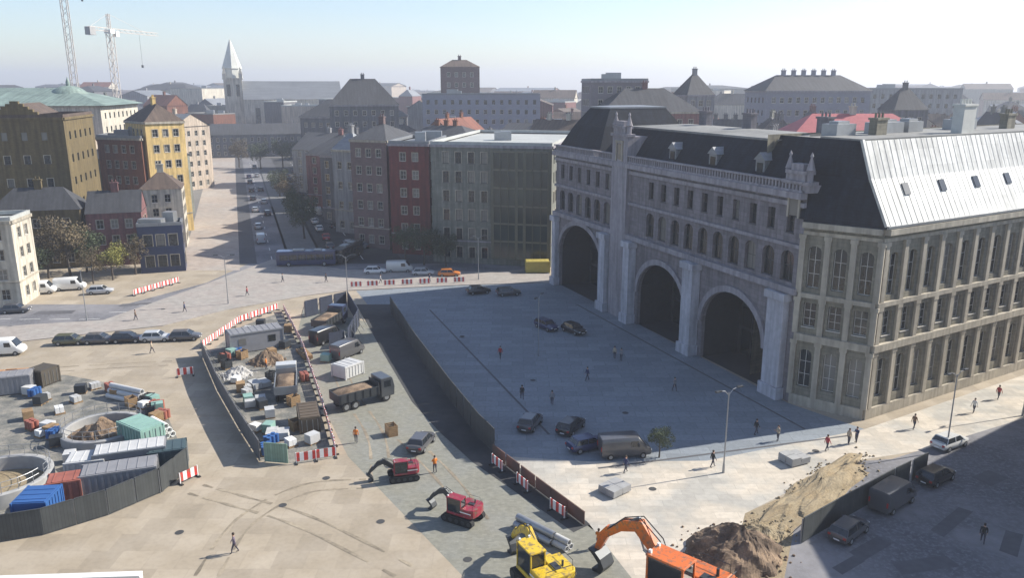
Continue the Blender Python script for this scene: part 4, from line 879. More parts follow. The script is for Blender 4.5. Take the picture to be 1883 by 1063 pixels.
def bus(px, py, rz, col, lab):
    t = thing('bus', lab, 'bus', G(px, py), rz); L_ = 11.5
    b = MB(); b.box(-L_ / 2, L_ / 2, -1.25, 1.25, .35, 3.1); b.build('body', paint(col.replace(' ', '_'), PC[col]), t, bevel=.15, seg=3)
    for s_ in (-1, 1):
        for i in range(6): g = MB(); x = -L_ / 2 + .7 + i * 1.75; g.box(x, x + 1.55, s_ * 1.27 - .02, s_ * 1.27 + .02, 1.35, 2.45); g.build('window', GLASS_V, t)
        for x in (-3.4, 3.5): wheel(t, x, s_ * 1.12, .5, .28)
    for s_ in (-1, 1): g = MB(); g.box(s_ * (L_ / 2 + .01) - .02, s_ * (L_ / 2 + .01) + .02, -1.05, 1.05, 1.2, 2.6); g.build('windscreen', GLASS_V, t)
    b = MB(); b.box(-2.6, -.4, -.7, .7, 3.1, 3.35); b.box(1.5, 3.0, -.7, .7, 3.1, 3.3); b.build('roof_unit', ROOFLIGHT, t, bevel=.05)
bus(565, 488, R(6), 'dark blue', 'dark blue bus waiting at the mouth of the shaded street'); bus(640, 476, R(80), 'black', 'black bus coming out of the shaded street')

# ------------------------------------------------------------------ construction machines
def excavator(x, y, rz, s_, pm, lab, boom=(2.6, 3.4, 4.6, 1.4), turn=0, am=None):
    am = am or pm
    t = thing('excavator', lab, 'excavator', (x, y, .02), rz, 'excavators on the building site'); t.scale = (s_,) * 3
    for sy in (-1, 1):
        b = MB(); pr = []
        for i in range(7): a = R(90 + 180 * i / 6); pr.append((-1.5 + .42 * math.cos(a), .42 + .42 * math.sin(a)))
        for i in range(7): a = R(-90 + 180 * i / 6); pr.append((1.5 + .42 * math.cos(a), .42 + .42 * math.sin(a)))
        b.rings([[(px, sy * 1.05 + dy, pz) for px, pz in pr] for dy in (-.25, .25)]); tr = b.build('track', RUBBER, t)
        for i in range(5): r_ = MB(); xx = -1.5 + i * .75; r_.rings([[(xx + .24 * math.cos(a), sy * 1.05 + dy, .42 + .24 * math.sin(a)) for a in [2 * math.pi * k / 10 for k in range(10)]] for dy in (-.28, .28)]); r_.build('roller', DARKSTEEL, tr)
    b = MB(); b.box(-1.2, 1.2, -.8, .8, .35, .75); b.tube([(0, 0, .7), (0, 0, .98)], .6, 14); b.build('undercarriage', DARKSTEEL, t)
    h = bpy.data.objects.new('house', None); COL.objects.link(h); h.parent = t; h.rotation_euler = (0, 0, turn)
    b = MB(); b.box(-1.5, 1.3, -1.2, 1.2, .98, 1.25); b.box(-1.5, .2, -1.18, .05, 1.25, 1.95); b.box(-1.5, -.5, .05, 1.18, 1.25, 1.9); hb = b.build('upper_body', pm, h, bevel=.06)
    b = MB(); b.rings([[(-1.5, -1.2, z), (-1.85, -1.0, z), (-2.0, -.4, z), (-2.0, .4, z), (-1.85, 1.0, z), (-1.5, 1.2, z)] for z in (1.0, 1.95)]); b.build('counterweight', pm, h, bevel=.05)
    b = MB(); b.box(-.45, 1.2, .22, 1.15, 1.27, 2.75); b.build('cab_glass', GLASS_V, h, bevel=.05)
    b = MB()
    for cx in (-.45, 1.2):
        for cy in (.22, 1.15): b.xbox((cx, cy, 1.25), (cx, cy, 2.8), .09, .09)
    b.box(-.52, 1.27, .15, 1.22, 2.76, 2.86); b.build('cab_frame', pm, h, bevel=.02)
    b = MB(); b.tube([(-1.1, -.6, 1.9), (-1.1, -.6, 2.3)], .07, 8); b.box(-1.3, -.6, -.4, -.0, 1.95, 2.0); b.build('exhaust', DARKSTEEL, h)
    bx, bz, tx, tz = boom
    A = (.9, -.25, 1.4); K = (bx, -.25, bz); T_ = (tx, -.25, tz); b = MB()
    b.rings([[Vector(p) + Vector((0, sy_ * .17, 0)) + Vector((-.3 * w_, 0, .6)).normalized() * dz * w2 for sy_, dz in ((-1, -1), (1, -1), (1, 1), (-1, 1))] for p, w_, w2 in ((A, 1, .2), (K, 1, .34), (((K[0] + T_[0]) / 2, -.25, (K[2] + T_[2]) / 2 + .25), 0, .27), (T_, 0, .16))]); b.build('boom', am, h, bevel=.02)
    S = (tx + .1, -.25, tz); E2 = (tx + .5, -.25, .9); 
    b = MB(); b.rings([[Vector(p) + Vector((dx * ww, sy_ * .13, 0)) for sy_, dx in ((-1, -1), (1, -1), (1, 1), (-1, 1))] for p, ww in (((tx - .15, -.25, tz + .45), .14), (S, .24), (E2, .13))]); b.build('stick', am, h, bevel=.02)
    b = MB(); pr = [(tx + .75, 1.05), (tx + .35, 1.0), (tx + .05, .75), (tx - .15, .35), (tx + .0, .05), (tx + .45, .02), (tx + .5, .15), (tx + .2, .25), (tx + .15, .5), (tx + .45, .8)]
    b.rings([[(px, -.25 + dy, pz) for px, pz in pr] for dy in (-.42, .42)]); b.build('bucket', DARKSTEEL, h)
    b = MB(); b.tube([(.95, -.25, 1.35), ((bx + .9) / 2 + .55, -.25, (bz + 1.4) / 2 - .25)], .09, 8); b.tube([((bx + .9) / 2 + .55, -.25, (bz + 1.4) / 2 - .25), (bx + .1, -.25, bz - .2)], .05, 8); b.tube([(bx, -.25, bz + .35), (tx - .15, -.25, tz + .45)], .07, 8); b.build('hydraulic_ram', STEEL, h)
    b = MB()
    for sy_ in (-1, 1): b.box(-1.7, -.4, sy_ * 1.205 - .004, sy_ * 1.205 + .004, 1.5, 1.62)
    b.build('stripe', WHITE, h)
    b = MB(); 
    for dy in (-.12, -.38): b.tube([(.8, dy, 1.5), ((bx + .8) / 2 - .25, dy, (bz + 1.5) / 2 + .5), (bx - .1, dy, bz + .42), ((bx + tx) / 2, dy, (bz + tz) / 2 + .55), (tx - .1, dy, tz + .35)], .028, 5)
    b.build('hose', RUBBER, h)
    b = MB(); b.tube([(-1.4, -1.1, 1.95), (-1.4, -1.1, 2.35), (-.1, -1.1, 2.35), (-.1, -1.1, 1.95)], .02, 5); b.tube([(-1.75, -.9, 1.95), (-1.75, -.9, 2.3), (-1.75, .9, 2.3), (-1.75, .9, 1.95)], .02, 5); b.build('handrail', DARKSTEEL, h)
    b = MB(); b.box(1.1, 1.22, .3, .42, 2.86, 2.98); b.box(1.1, 1.22, .95, 1.07, 2.86, 2.98); b.build('work_lamp', LAMP_W, h)
    # lift children of the empty one level: house is an empty grouping, keep parts direct
    for c_ in list(h.children):
        c_.parent = t; c_.rotation_euler = (0, 0, turn)
    bpy.data.objects.remove(h)
    return t
LOWB = (2.4, 2.5, 3.9, 1.5)
p = G(742, 880); excavator(p.x, p.y, R(195), .72, REDP, 'small red excavator beside the asphalt strip, the farther of two', boom=LOWB, am=DARKSTEEL)
p = G(852, 956); excavator(p.x, p.y, R(150), .8, REDP, 'small red excavator nearer to the yellow one', boom=LOWB, am=DARKSTEEL)
p = G(1000, 1082); excavator(p.x, p.y, R(118), 1.2, YEL, 'yellow excavator at the bottom edge of the picture', boom=LOWB)
p = G(1258, 1128); excavator(p.x, p.y, R(138), 1.62, ORA, 'large orange excavator reaching over the soil heap', boom=(2.5, 3.0, 4.2, 1.9))
def truck(px, py, rz, cabm, bedm, lab):
    t = thing('tipper_truck', lab, 'truck', G(px, py) + Vector((0, 0, .02)), rz, 'trucks on the building site')
    b = MB(); b.box(-3.4, 3.2, -.45, .45, .75, 1.0); b.build('chassis', DARKSTEEL, t)
    b = MB(); b.rings([[(1.7, -1.2, z), (x1, -1.2, z), (x1, 1.2, z), (1.7, 1.2, z)] for x1, z in ((3.4, .6), (3.45, 1.7), (3.2, 2.7), (3.0, 2.85))]); b.build('cab', cabm, t, bevel=.08)
    g = MB(); g.rings([[(3.42, -1.02, 1.75), (3.47, -1.02, 1.75), (3.47, 1.02, 1.75), (3.42, 1.02, 1.75)], [(3.2, -.98, 2.6), (3.27, -.98, 2.6), (3.27, .98, 2.6), (3.2, .98, 2.6)]]); g.build('windscreen', GLASS_V, t)
    for s_ in (-1, 1): g = MB(); g.box(2.1, 2.95, s_ * 1.205 - .01, s_ * 1.205 + .01, 1.75, 2.5); g.build('side_window', GLASS_V, t)
    b = MB(); b.box(-3.5, 1.5, -1.22, 1.22, 1.05, 1.15)
    for s_ in (-1, 1):
        b.box(-3.5, 1.5, s_ * 1.18 - .05, s_ * 1.18 + .05, 1.15, 2.1)
        for k in range(6): x = -3.3 + k * .92; b.box(x, x + .1, s_ * 1.27 - .04, s_ * 1.27 + .04, 1.1, 2.08)
    b.box(1.4, 1.5, -1.13, 1.13, 1.15, 2.5); b.box(-3.5, -3.4, -1.13, 1.13, 1.15, 2.0); b.build('tipper_bed', bedm, t)
    b = MB(); b.rings([[(-3.35 + f * 1.4, -1.1 + f * .6, z), (1.35 - f * 1.4, -1.1 + f * .6, z), (1.35 - f * 1.4, 1.1 - f * .6, z), (-3.35 + f * 1.4, 1.1 - f * .6, z)] for f, z in ((0, 1.6), (0, 1.75), (.5, 2.1), (1, 2.25))]); b.build('load', SOIL, t, smooth=True)
    for x in (2.4, -1.5, -2.6):
        for y in (-1, 1): wheel(t, x, y, .5, .3)
truck(608, 602, R(75), paint('truck_navy', (.03, .04, .08)), DARKSTEEL, 'dark tipper truck at the top of the lane inside the blue hoarding')
truck(668, 742, R(38), paint('truck_grey', (.06, .065, .07)), DARKSTEEL, 'dark grey tipper truck left of the long dark hoarding')
truck(528, 722, R(104), paint('truck_white', (.5, .5, .48)), GREYL if 'GREYL' in globals() else STEEL, 'pale cabbed tipper truck inside the fenced central plot')
# ------------------------------------------------------------------ heaps
def heap(px, py, r, h, m, lab, seed, el=1.0, name='soil_heap', rz=0):
    rn = random.Random(seed); b = MB(); n_ = 84; k_ = 22; p = G(px, py)
    ph = [rn.uniform(0, 6.28) for _ in range(8)]
    rs = []
    for j in range(k_ + 1):
        f_ = j / k_; rr = r * (1 - f_) ** .85; z = h * (f_ ** .8)
        ring = []
        for i in range(n_):
            a = 2 * math.pi * i / n_; wob = 1 + .10 * math.sin(3 * a + ph[0]) + .07 * math.sin(5 * a + ph[1] + f_ * 3) + .05 * math.sin(11 * a + ph[2] + f_ * 9)
            ring.append((rr * wob * math.cos(a) * el + .15 * f_ * r * math.sin(ph[3]), rr * wob * math.sin(a), z * (1 + .08 * math.sin(2 * a + ph[4])) + (noise.noise(Vector((rr * math.cos(a) * 1.1 + seed, rr * math.sin(a) * 1.1, 0))) * .35 + noise.noise(Vector((rr * math.cos(a) * 3.5, rr * math.sin(a) * 3.5, seed))) * .14 + rn.uniform(-.03, .03)) * min(1, f_ * 6 + .05) - .03))
        rs.append(ring)
    b.rings(rs); o = b.build(name, m); o.location = p; o.rotation_euler = (0, 0, rz); tag(o, lab, 'heap', 'heaps on the building site')
    c_ = MB()
    for _ in range(150):
        a = rn.uniform(0, 6.28); d_ = r * rn.gauss(1.0, .16) ; q = Vector((d_ * math.cos(a) * el, d_ * math.sin(a), .02 if d_ > r * .97 else h * (1 - d_ / r) ** .9 * .9)); e_ = rn.uniform(.04, .15)
        c_.rings([[q + Vector((e_ * k * math.cos(t_ + a), e_ * k * math.sin(t_ + a), z * e_)) for t_ in (0, 1.3, 2.5, 3.8, 5.1)] for k, z in ((.7, -.3), (1, .3), (.5, .9))])
    kind(c_.build('loose_clods', m, o), 'stuff')
heap(1350, 1022, 3.6, 2.4, SOIL, 'brown soil heap under the orange excavator arm', 1)
heap(1508, 898, 2.0, .9, SAND, 'long tan sand bank on the verge beside the side street', 2, 4.6, 'sand_heap', R(44))
heap(1400, 985, 1.8, .7, SAND, 'small tan sand heap nearest the soil heap', 7, 1.4, 'sand_heap', R(35))
heap(490, 665, 2.0, 1.5, SOIL, 'brown soil heap inside the fenced central plot', 4)
heap(188, 800, 2.4, 1.7, SOIL, 'brown soil heap inside the concrete ring', 5)
heap(435, 690, 1.8, 1.0, mat('gravel', (.42, .41, .39), .95, var=.3, scale=4, bump=.7), 'pale gravel heap in the fenced central plot', 6)

# ------------------------------------------------------------------ barriers, hoardings
def barrier_proto():
    t = thing('barrier', 'barrier', 'barrier'); b = MB()
    for k in range(5):
        M_ = 0 if k % 2 == 0 else 1; x0, x1 = -.98 + k * .392, -.98 + (k + 1) * .392
        for y_ in (-.03, .03): b.face([(x0, y_, .25), (x1, y_, .25), (x1, y_, 1.1), (x0, y_, 1.1)], M_)
        b.face([(x0, -.03, 1.1), (x1, -.03, 1.1), (x1, .03, 1.1), (x0, .03, 1.1)], M_)
    b.build('board', [RED, WHITE], t); b = MB()
    for x in (-.92, .92):
        b = MB(); b.box(x - .04, x + .04, -.05, .05, .1, 1.14); b.build('post', WHITE, t); b = MB(); b.box(x - .1, x + .1, -.35, .35, 0, .098); b.build('foot', RUBBER, t)
    return t
BP = barrier_proto()
def line_px(pts): return [G(*p) for p in pts]
def along(pts, step):
    out = []
    for a, b in zip(pts, pts[1:]):
        L_ = (b - a).length; n_ = max(1, round(L_ / step)); 
        for i in range(n_): out.append((a + (b - a) * (i + .5) / n_, math.atan2((b - a).y, (b - a).x)))
    return out
def barriers(pts, where, step=2.15, skip=()):
    L_ = along(line_px(pts), step); n_ = len(L_)
    for i, (p, a) in enumerate(L_):
        if i in skip: continue
        dup(BP, p + Vector((0, 0, .02)), a + math.sin(i * 3.7) * .05, label='red and white barrier ' + where, group='barriers ' + where)
barriers([(372, 642), (440, 595), (512, 570)], 'along the back of the central plot')
barriers([(522, 572), (556, 640), (590, 740), (618, 838)], 'along the right side of the central plot')
barriers([(618, 842), (545, 854)], 'at the near right corner of the central plot')
barriers([(320, 695), (362, 690)], 'at the left corner of the central plot')
barriers([(330, 893), (366, 876)], 'at the right tip of the dark hoarding')
barriers([(893, 845), (985, 918), (1068, 978)], 'along the asphalt strip beside the small excavators', 4.6)
barriers([(640, 530), (700, 527), (860, 520)], 'across the far end of the square', 3.4)
barriers([(245, 545), (330, 520)], 'in front of the blue pavilion')
for c_ in list(BP.children_recursive): bpy.data.objects.remove(c_)
bpy.data.objects.remove(BP)
HOARD = mat('dark_hoarding', (.055, .06, .06), .7, brick=(.25, 9, .02, .6), var=.2); HOARDG = mat('grey_hoarding', (.30, .30, .30), .7, brick=(.25, 9, .02, .6), var=.15)
def hoarding(pts, h, m, lab, step=2.4, z0=.02):
    P3 = line_px(pts); t = thing('hoarding', lab, 'hoarding', P3[0]); o0 = P3[0]
    for k, (p, a) in enumerate(along(P3, step)):
        M = Matrix.Translation(p - o0) @ Matrix.Rotation(a, 4, 'Z'); b = MB(); b.box(-step / 2 + .03, step / 2 - .03, -.03, .03, z0 + .08, h, 0, M); b.box(-step / 2 + .03, step / 2 - .03, -.05, .05, h + .002, h + .08, 0, M); b.build('panel', m, t)
        b = MB(); b.box(-.05, .05, .04, .14, z0, h - .05, 0, M @ Matrix.Translation((-step / 2, 0, 0))); b.build('post', STEEL, t); b = MB(); b.xbox(M @ Vector((-step / 2, .15, h * .75)), M @ Vector((-step / 2, 1.2, .05)), .06, .06); b.build('brace', STEEL, t)
hoarding([(-40, 1005), (80, 985), (200, 948), (300, 905), (345, 868)], 2.3, HOARD, 'dark curved hoarding along the near side of the left compound')
hoarding([(372, 655), (400, 720), (440, 790), (478, 850)], 2.2, mat('mid_hoarding', (.12, .12, .125), .7, brick=(.25, 9, .02, .6), var=.15), 'grey hoarding along the left side of the central plot')
hoarding([(478, 850), (540, 855)], 2.0, mat('green_hoarding', (.20, .30, .23), .7, brick=(.25, 9, .02, .6), var=.15), 'short pale green hoarding at the near end of the central plot')
hoarding([(560, 585), (640, 565), (660, 600), (640, 640), (600, 650)], 2.6, mat('blue_hoarding', (.035, .045, .075), .7, brick=(.25, 9, .02, .6), var=.15), 'dark blue hoarding around the small plot left of the asphalt strip')
hoarding([(1475, 1000), (1560, 950), (1640, 905), (1705, 872)], 2.2, HOARD, 'dark hoarding between the sand bank and the shaded side street')
hoarding([(718, 575), (762, 645), (828, 738), (880, 805), (908, 834)], 2.6, HOARD, 'long dark hoarding standing on the asphalt strip')
hoarding([(905, 838), (985, 900), (1075, 968)], 1.2, mat('rusty_board', (.12, .07, .055), .7, var=.2), 'low rusty board fence continuing the long dark hoarding')
# low white wall at the bottom left
p = G(-30, 1088); q = G(262, 1078); b = MB(); b.xbox((0, 0, .45), tuple((q - p) + Vector((0, 0, .45))), .5, .9); b.xbox((0, 0, .96), tuple((q - p) + Vector((0, 0, .96))), .62, .11)
o = b.build('low_wall', mat('white_stone', (.66, .65, .62), .8, var=.1)); o.location = p; tag(o, 'low white stone wall at the bottom left edge', 'wall')

# concrete rings (shafts) in the left compound
def ring(px, py, r, h, lab, floor):
    p = G(px, py); t = thing('shaft_ring', lab, 'concrete ring', p, 0, 'concrete shaft rings in the left compound'); n_ = 40
    b = MB(); C_ = lambda rr, z: [(rr * math.cos(2 * math.pi * i / n_), rr * math.sin(2 * math.pi * i / n_), z) for i in range(n_)]
    b.rings([C_(r, .02), C_(r, h), C_(r - .06, h + .05), C_(r - .5, h + .05), C_(r - .55, h), C_(r - .55, .02)], cap=False); b.build('wall', CONCRETE, t, smooth=True)
    b = MB(); b.face(C_(r - .53, .05)); b.build('floor', floor, t)
    b = MB()
    for i in range(20):
        a = 2 * math.pi * i / 20; b.tube([((r - .25) * math.cos(a), (r - .25) * math.sin(a), h), ((r - .25) * math.cos(a), (r - .25) * math.sin(a), h + 1.1)], .03, 5)
    for zz in (.6, 1.1): b.tube([((r - .25) * math.cos(2 * math.pi * i / 40), (r - .25) * math.sin(2 * math.pi * i / 40), h + zz) for i in range(40)], .025, 5)
    b.build('guard_rail', STEEL, t)
ring(190, 800, 4.0, .9, 'complete grey concrete ring holding a brown soil heap', SOIL)
ring(0, 900, 4.4, 1.3, 'concrete ring with sandy floor cut by the left edge', SAND)
# containers, cabins, stacks
def container(px, py, rz, L_, m, lab, h=2.5, wd_=2.4, roofm=None, z=.02, win=False, name='site_container'):
    p = G(px, py); t = thing(name, lab, 'container' if not win else 'site cabin', (p.x, p.y, z), rz, 'containers and cabins of the building site')
    b = MB(); b.box(-L_ / 2, L_ / 2, -wd_ / 2, wd_ / 2, .1, h)
    n_ = int(L_ / .5)
    if not win:
        for i in range(n_):
            x = -L_ / 2 + .25 + i * L_ / n_
            for s_ in (-1, 1): b.box(x - .1, x + .1, s_ * (wd_ / 2 + .03) - .028, s_ * (wd_ / 2 + .03) + .03, .25, h - .15)
    b.build('shell', m, t)
    b = MB()
    for x in (-L_ / 2, L_ / 2):
        for y in (-wd_ / 2, wd_ / 2): b.box(x - .08, x + .08, y - .08, y + .08, 0, h + .04)
    for s_ in (-1, 1): b.box(-L_ / 2 + .081, L_ / 2 - .081, s_ * wd_ / 2 - .07, s_ * wd_ / 2 + .07, h - .12, h + .03); 
    b.build('corner_frame', m if not win else STEEL, t)
    b = MB(); b.box(-L_ / 2 + .1, L_ / 2 - .1, -wd_ / 2 + .08, wd_ / 2 - .08, h + .002, h + .07); 
    for i in range(int(L_ / .8)): b.box(-L_ / 2 + .5 + i * .8, -L_ / 2 + .56 + i * .8, -wd_ / 2 + .1, wd_ / 2 - .1, h + .07, h + .11)
    b.build('roof', roofm or m, t)
    b = MB(); b.box(L_ / 2 + .002, L_ / 2 + .05, -wd_ / 2 + .12, -.02, .2, h - .15); b.box(L_ / 2 + .002, L_ / 2 + .05, .02, wd_ / 2 - .12, .2, h - .15); d_ = b.build('door', m, t)
    b = MB()
    for y in (-.8, -.3, .3, .8): b.tube([(L_ / 2 + .08, y, .25), (L_ / 2 + .08, y, h - .2)], .025, 6)
    b.build('lock_rod', STEEL, d_)
    if win:
        for x in (-L_ * .28, L_ * .28):
            g = MB(); g.box(x - .5, x + .5, -wd_ / 2 - .03, -wd_ / 2 - .002, 1.1, 2.0); g.build('window', GLASS, t)
    return t
BLUE = mat('blue_steel', (.03, .10, .28), .5, var=.12); RUST = mat('rust_steel', (.30, .10, .07), .6, var=.2); GREYS = mat('grey_steel', (.22, .22, .23), .6, var=.12); TEAL = mat('teal_steel', (.22, .36, .31), .6, var=.12); GREYL = mat('light_grey_steel', (.48, .48, .47), .6, var=.12)
container(75, 958, R(96), 3.0, BLUE, 'small blue container behind the dark hoarding', 2.4, 2.6)
container(125, 925, R(20), 2.6, RUST, 'small rust red container right of the blue one', 2.4, 2.0)
container(225, 905, R(20), 6, GREYS, 'dark grey container, the middle one behind the hoarding')
container(245, 868, R(20), 6, GREYS, 'grey cabin with windows behind the dark grey container', 2.6, 2.4, GREYL, win=True, name='site_cabin')
container(262, 815, R(-35), 4.2, TEAL, 'pale teal container right of the concrete ring', 2.2)
container(312, 862, R(20), 3.2, mat('dark_teal', (.05, .08, .09), .6), 'very dark teal container at the tip of the compound', 2.3)
container(165, 880, R(15), 3.2, GREYL, 'light grey container between the two concrete rings', 2.2)
container(470, 640, R(30), 7, GREYS, 'long grey cabin at the back of the central plot', 2.7, 3.0, GREYS, win=True, name='site_cabin')
container(568, 782, R(-72), 4.4, mat('brown_steel', (.10, .075, .05), .6), 'dark brown container inside the right side of the central plot', 1.7, 2.0)
container(30, 720, R(20), 3.6, GREYS, 'grey container at the left edge beyond the rings', 2.2)
container(82, 705, R(-20), 2.4, mat('dark_brown_steel', (.07, .06, .045), .6), 'small dark brown container left of the concrete ring', 2.0)
container(988, 500, R(3), 4.5, mat('ochre', (.42, .34, .08), .6), 'ochre container at the foot of the glazed bay', 2.2)
container(640, 690, R(55), 3.0, GREYL, 'light grey container between the two dark tipper trucks', 1.6)
def stack(px, py, rz, nx, ny, nz, dims, m, lab, name, cat='stack'):
    p = G(px, py); b = MB(); rn = random.Random(px)
    for i in range(nx):
        for j in range(ny):
            for k in range(nz):
                if k == nz - 1 and rn.random() < .25: continue
                x = (i - nx / 2) * dims[0] * 1.04 + rn.uniform(-.03, .03); y = (j - ny / 2) * dims[1] * 1.05; b.box(x, x + dims[0], y, y + dims[1], .12 + k * dims[2] * 1.06, .12 + k * dims[2] * 1.06 + dims[2])
    b.box(-nx / 2 * dims[0], nx / 2 * dims[0], -.1, .1, 0, .118); o = b.build(name, m); o.location = p + Vector((0, 0, .02)); o.rotation_euler = (0, 0, rz); tag(o, lab, cat, 'material stacks on the building site'); return o
SLAB = mat('slab_stone', (.42, .42, .41), .85, var=.15)
for (px, py, dg, lab) in ((470, 745, 20, 'pale stack of paving slabs in the middle of the central plot'), (478, 712, 40, 'stack of paving slabs beside the gravel heap'), (512, 805, 10, 'stack of paving slabs close to the green hoarding')):
    stack(px, py, R(dg), 2, 2, 5, (1.1, .9, .14), SLAB, lab, 'slab_stack')
stack(560, 655, R(-60), 3, 6, 4, (1.3, .18, .12), WOOD, 'orange timber stack at the right of the central plot', 'timber_stack')
stack(20, 690, R(10), 3, 6, 4, (1.3, .18, .12), mat('orange_timber', (.42, .22, .1), .8), 'orange brown timber stack at the left edge', 'timber_stack')
stack(1460, 850, R(25), 2, 2, 5, (1.1, .9, .14), CONCRETE, 'grey slab stack on the sunlit pavement', 'slab_stack')
stack(1130, 905, R(40), 2, 2, 4, (1.1, .9, .14), CONCRETE, 'grey slab stack near the end of the asphalt strip', 'slab_stack')
def pipes(px, py, rz, L_, r, rows, m, lab):
    p = G(px, py); b = MB(); n_ = 14
    for k in range(rows):
        for i in range(rows - k):
            y = (i - (rows - k - 1) / 2) * r * 2.05; z = r + k * r * 1.75
            C_ = lambda x, rr: [(x, y + rr * math.cos(2 * math.pi * j / n_), z + rr * math.sin(2 * math.pi * j / n_)) for j in range(n_)]
            b.rings([C_(-L_ / 2, r * .8), C_(-L_ / 2, r), C_(L_ / 2, r), C_(L_ / 2, r * .8)], cap=False); b.rings([C_(L_ / 2, r * .8), C_(-L_ / 2, r * .8)], cap=False)
    o = b.build('pipe_stack', m, smooth=True); o.location = p + Vector((0, 0, .02)); o.rotation_euler = (0, 0, rz); tag(o, lab, 'pipes', 'pipe stacks on the building site')
pipes(295, 800, R(-40), 3.0, .3, 3, WHITE, 'white plastic pipes stacked beside the teal container')
pipes(235, 735, R(-25), 5.0, .3, 3, GREYL, 'long light grey pipes stacked behind the concrete ring')
pipes(985, 985, R(135), 4.0, .3, 2, STEEL, 'grey pipes lying between the barriers and the yellow excavator')
pipes(1020, 1000, R(135), 3.0, .25, 2, GREYL, 'pale pipes nearest the yellow excavator')

# loose clutter of both compounds: pallets, bags, crates, drums
def pallet_load(p, rz, m, lab, kind_):
    b = MB(); rn = random.Random(int(p.x * 31 + p.y * 17))
    if kind_ == 'bags':
        for k in range(4):
            for i in range(3):
                for j in range(2): x, y = -.5 + i * .36, -.42 + j * .44; b.box(x, x + .33, y, y + .40, .15 + k * .16, .29 + k * .16)
    elif kind_ == 'drums':
        for i in range(3):
            for j in range(2): b.tube([(-.5 + i * .5, -.25 + j * .5, .14), (-.5 + i * .5, -.25 + j * .5, 1.0)], .23, 12)
    elif kind_ == 'crate':
        for k in range(5): b.box(-.6, .6, -.5, -.46, .15 + k * .2, .31 + k * .2); b.box(-.6, .6, .46, .5, .15 + k * .2, .31 + k * .2); b.box(-.6, -.56, -.46, .46, .15 + k * .2, .31 + k * .2); b.box(.56, .6, -.46, .46, .15 + k * .2, .31 + k * .2)
        for x in (-.55, .55):
            for y in (-.45, .45): b.box(x - .035, x + .035, y - .035, y + .035, .14, 1.16)
    else:
        for k in range(7): b.box(-.6, .6, -.5 + .01 * rn.random(), .5, .15 + k * .13, .27 + k * .13)
    t = thing('pallet_load', lab, 'pallet load', p + Vector((0, 0, .02)), rz, 'pallet loads on the building site')
    b.build('load', m, t)
    b = MB()
    for i in range(5): b.box(-.6, .6, -.5 + i * .22, -.38 + i * .22, .10, .135)
    for i in range(3): b.box(-.6 + i * .52, -.44 + i * .52, -.5, .5, 0, .098)
    b.build('pallet', WOOD, t)
rn = random.Random(5); KM = [('bags', WHITE, 'white cement bags'), ('bags', SLAB, 'grey cement bags'), ('drums', BLUE, 'blue drums'), ('drums', RUST, 'rust red drums'), ('crate', WOOD, 'an open timber crate'), ('boards', WOOD, 'brown boards'), ('boards', GREYL, 'pale sheets'), ('boards', TEAL, 'pale green sheets'), ('boards', DARKSTEEL, 'dark metal sheets'), ('crate', DARKSTEEL, 'a dark metal cage')]
SPOT = [('in the left compound', [(110, 760), (300, 770), (255, 780), (130, 850), (150, 860), (270, 840), (95, 800), (105, 820), (180, 745), (140, 740), (330, 845), (205, 860), (185, 918), (60, 790)]),
        ('in the central plot', [(410, 665), (440, 655), (500, 655), (525, 640), (455, 720), (540, 745), (495, 795), (535, 820), (560, 700), (575, 815), (500, 700), (490, 835), (530, 610), (480, 600), (455, 610), (545, 790)]),
        ('beside the asphalt strip', [(720, 800), (600, 665)])]
for k_ in range(30): a_ = rn.uniform(0, 6.28); SPOT[0][1].append((150 + 150 * rn.uniform(.55, 1) * math.cos(a_), 762 + 55 * rn.uniform(.7, 1) * math.sin(a_)))
for k_ in range(12): f_ = rn.random(); SPOT[1][1].append((395 + 75 * f_ + rn.uniform(8, 50), 650 + 170 * f_))
SPOT[0] = (SPOT[0][0], [q for q in SPOT[0][1] if ((q[0] - 190) / 95) ** 2 + ((q[1] - 790) / 50) ** 2 > 1 and q[1] > 695])
for w_, pts in SPOT:
    for i, (px, py) in enumerate(pts):
        k_, m_, l_ = KM[(i * 3 + len(w_)) % len(KM)]; pallet_load(G(px, py), rn.uniform(0, 3), m_, f'pallet of {l_} {w_}', k_)
# ------------------------------------------------------------------ lamps
def lamp_proto():
    t = thing('street_lamp', 'lamp', 'street lamp'); b = MB(); b.tube([(0, 0, 0), (0, 0, .9)], [.13, .1], 10); b.tube([(0, 0, .9), (0, 0, 8.0)], [.075, .05], 10); b.build('post', STEEL, t)
    for s_ in (-1, 1):
        b = MB(); b.tube([(0, 0, 7.7), (s_ * .5, 0, 8.2), (s_ * 1.1, 0, 8.3)], .035, 6); a = b.build('arm', STEEL, t); b = MB(); b.box(s_ * 1.3 - .35, s_ * 1.3 + .35, -.14, .14, 8.24, 8.38); b.build('lamp_head', DARKSTEEL, a, bevel=.03)
    return t
LP = lamp_proto(); ul = set()
for (px, py, dg, lab) in ((1740, 830, 30, 'grey street lamp on the sunlit pavement before the wing'), (1330, 870, 30, 'grey street lamp at the edge of the square shadow'), (990, 655, 70, 'street lamp standing in the shaded square'), (640, 560, 0, 'street lamp at the top of the lane'), (420, 560, 10, 'street lamp on the pale curved pavement'), (160, 590, 10, 'street lamp on the left part of the curved pavement'), (880, 515, 0, 'street lamp before the olive office block'), (1880, 765, 30, 'street lamp at the right edge of the picture')):
    use(LP, ul, G(px, py), R(dg), label=lab, group='street lamps')

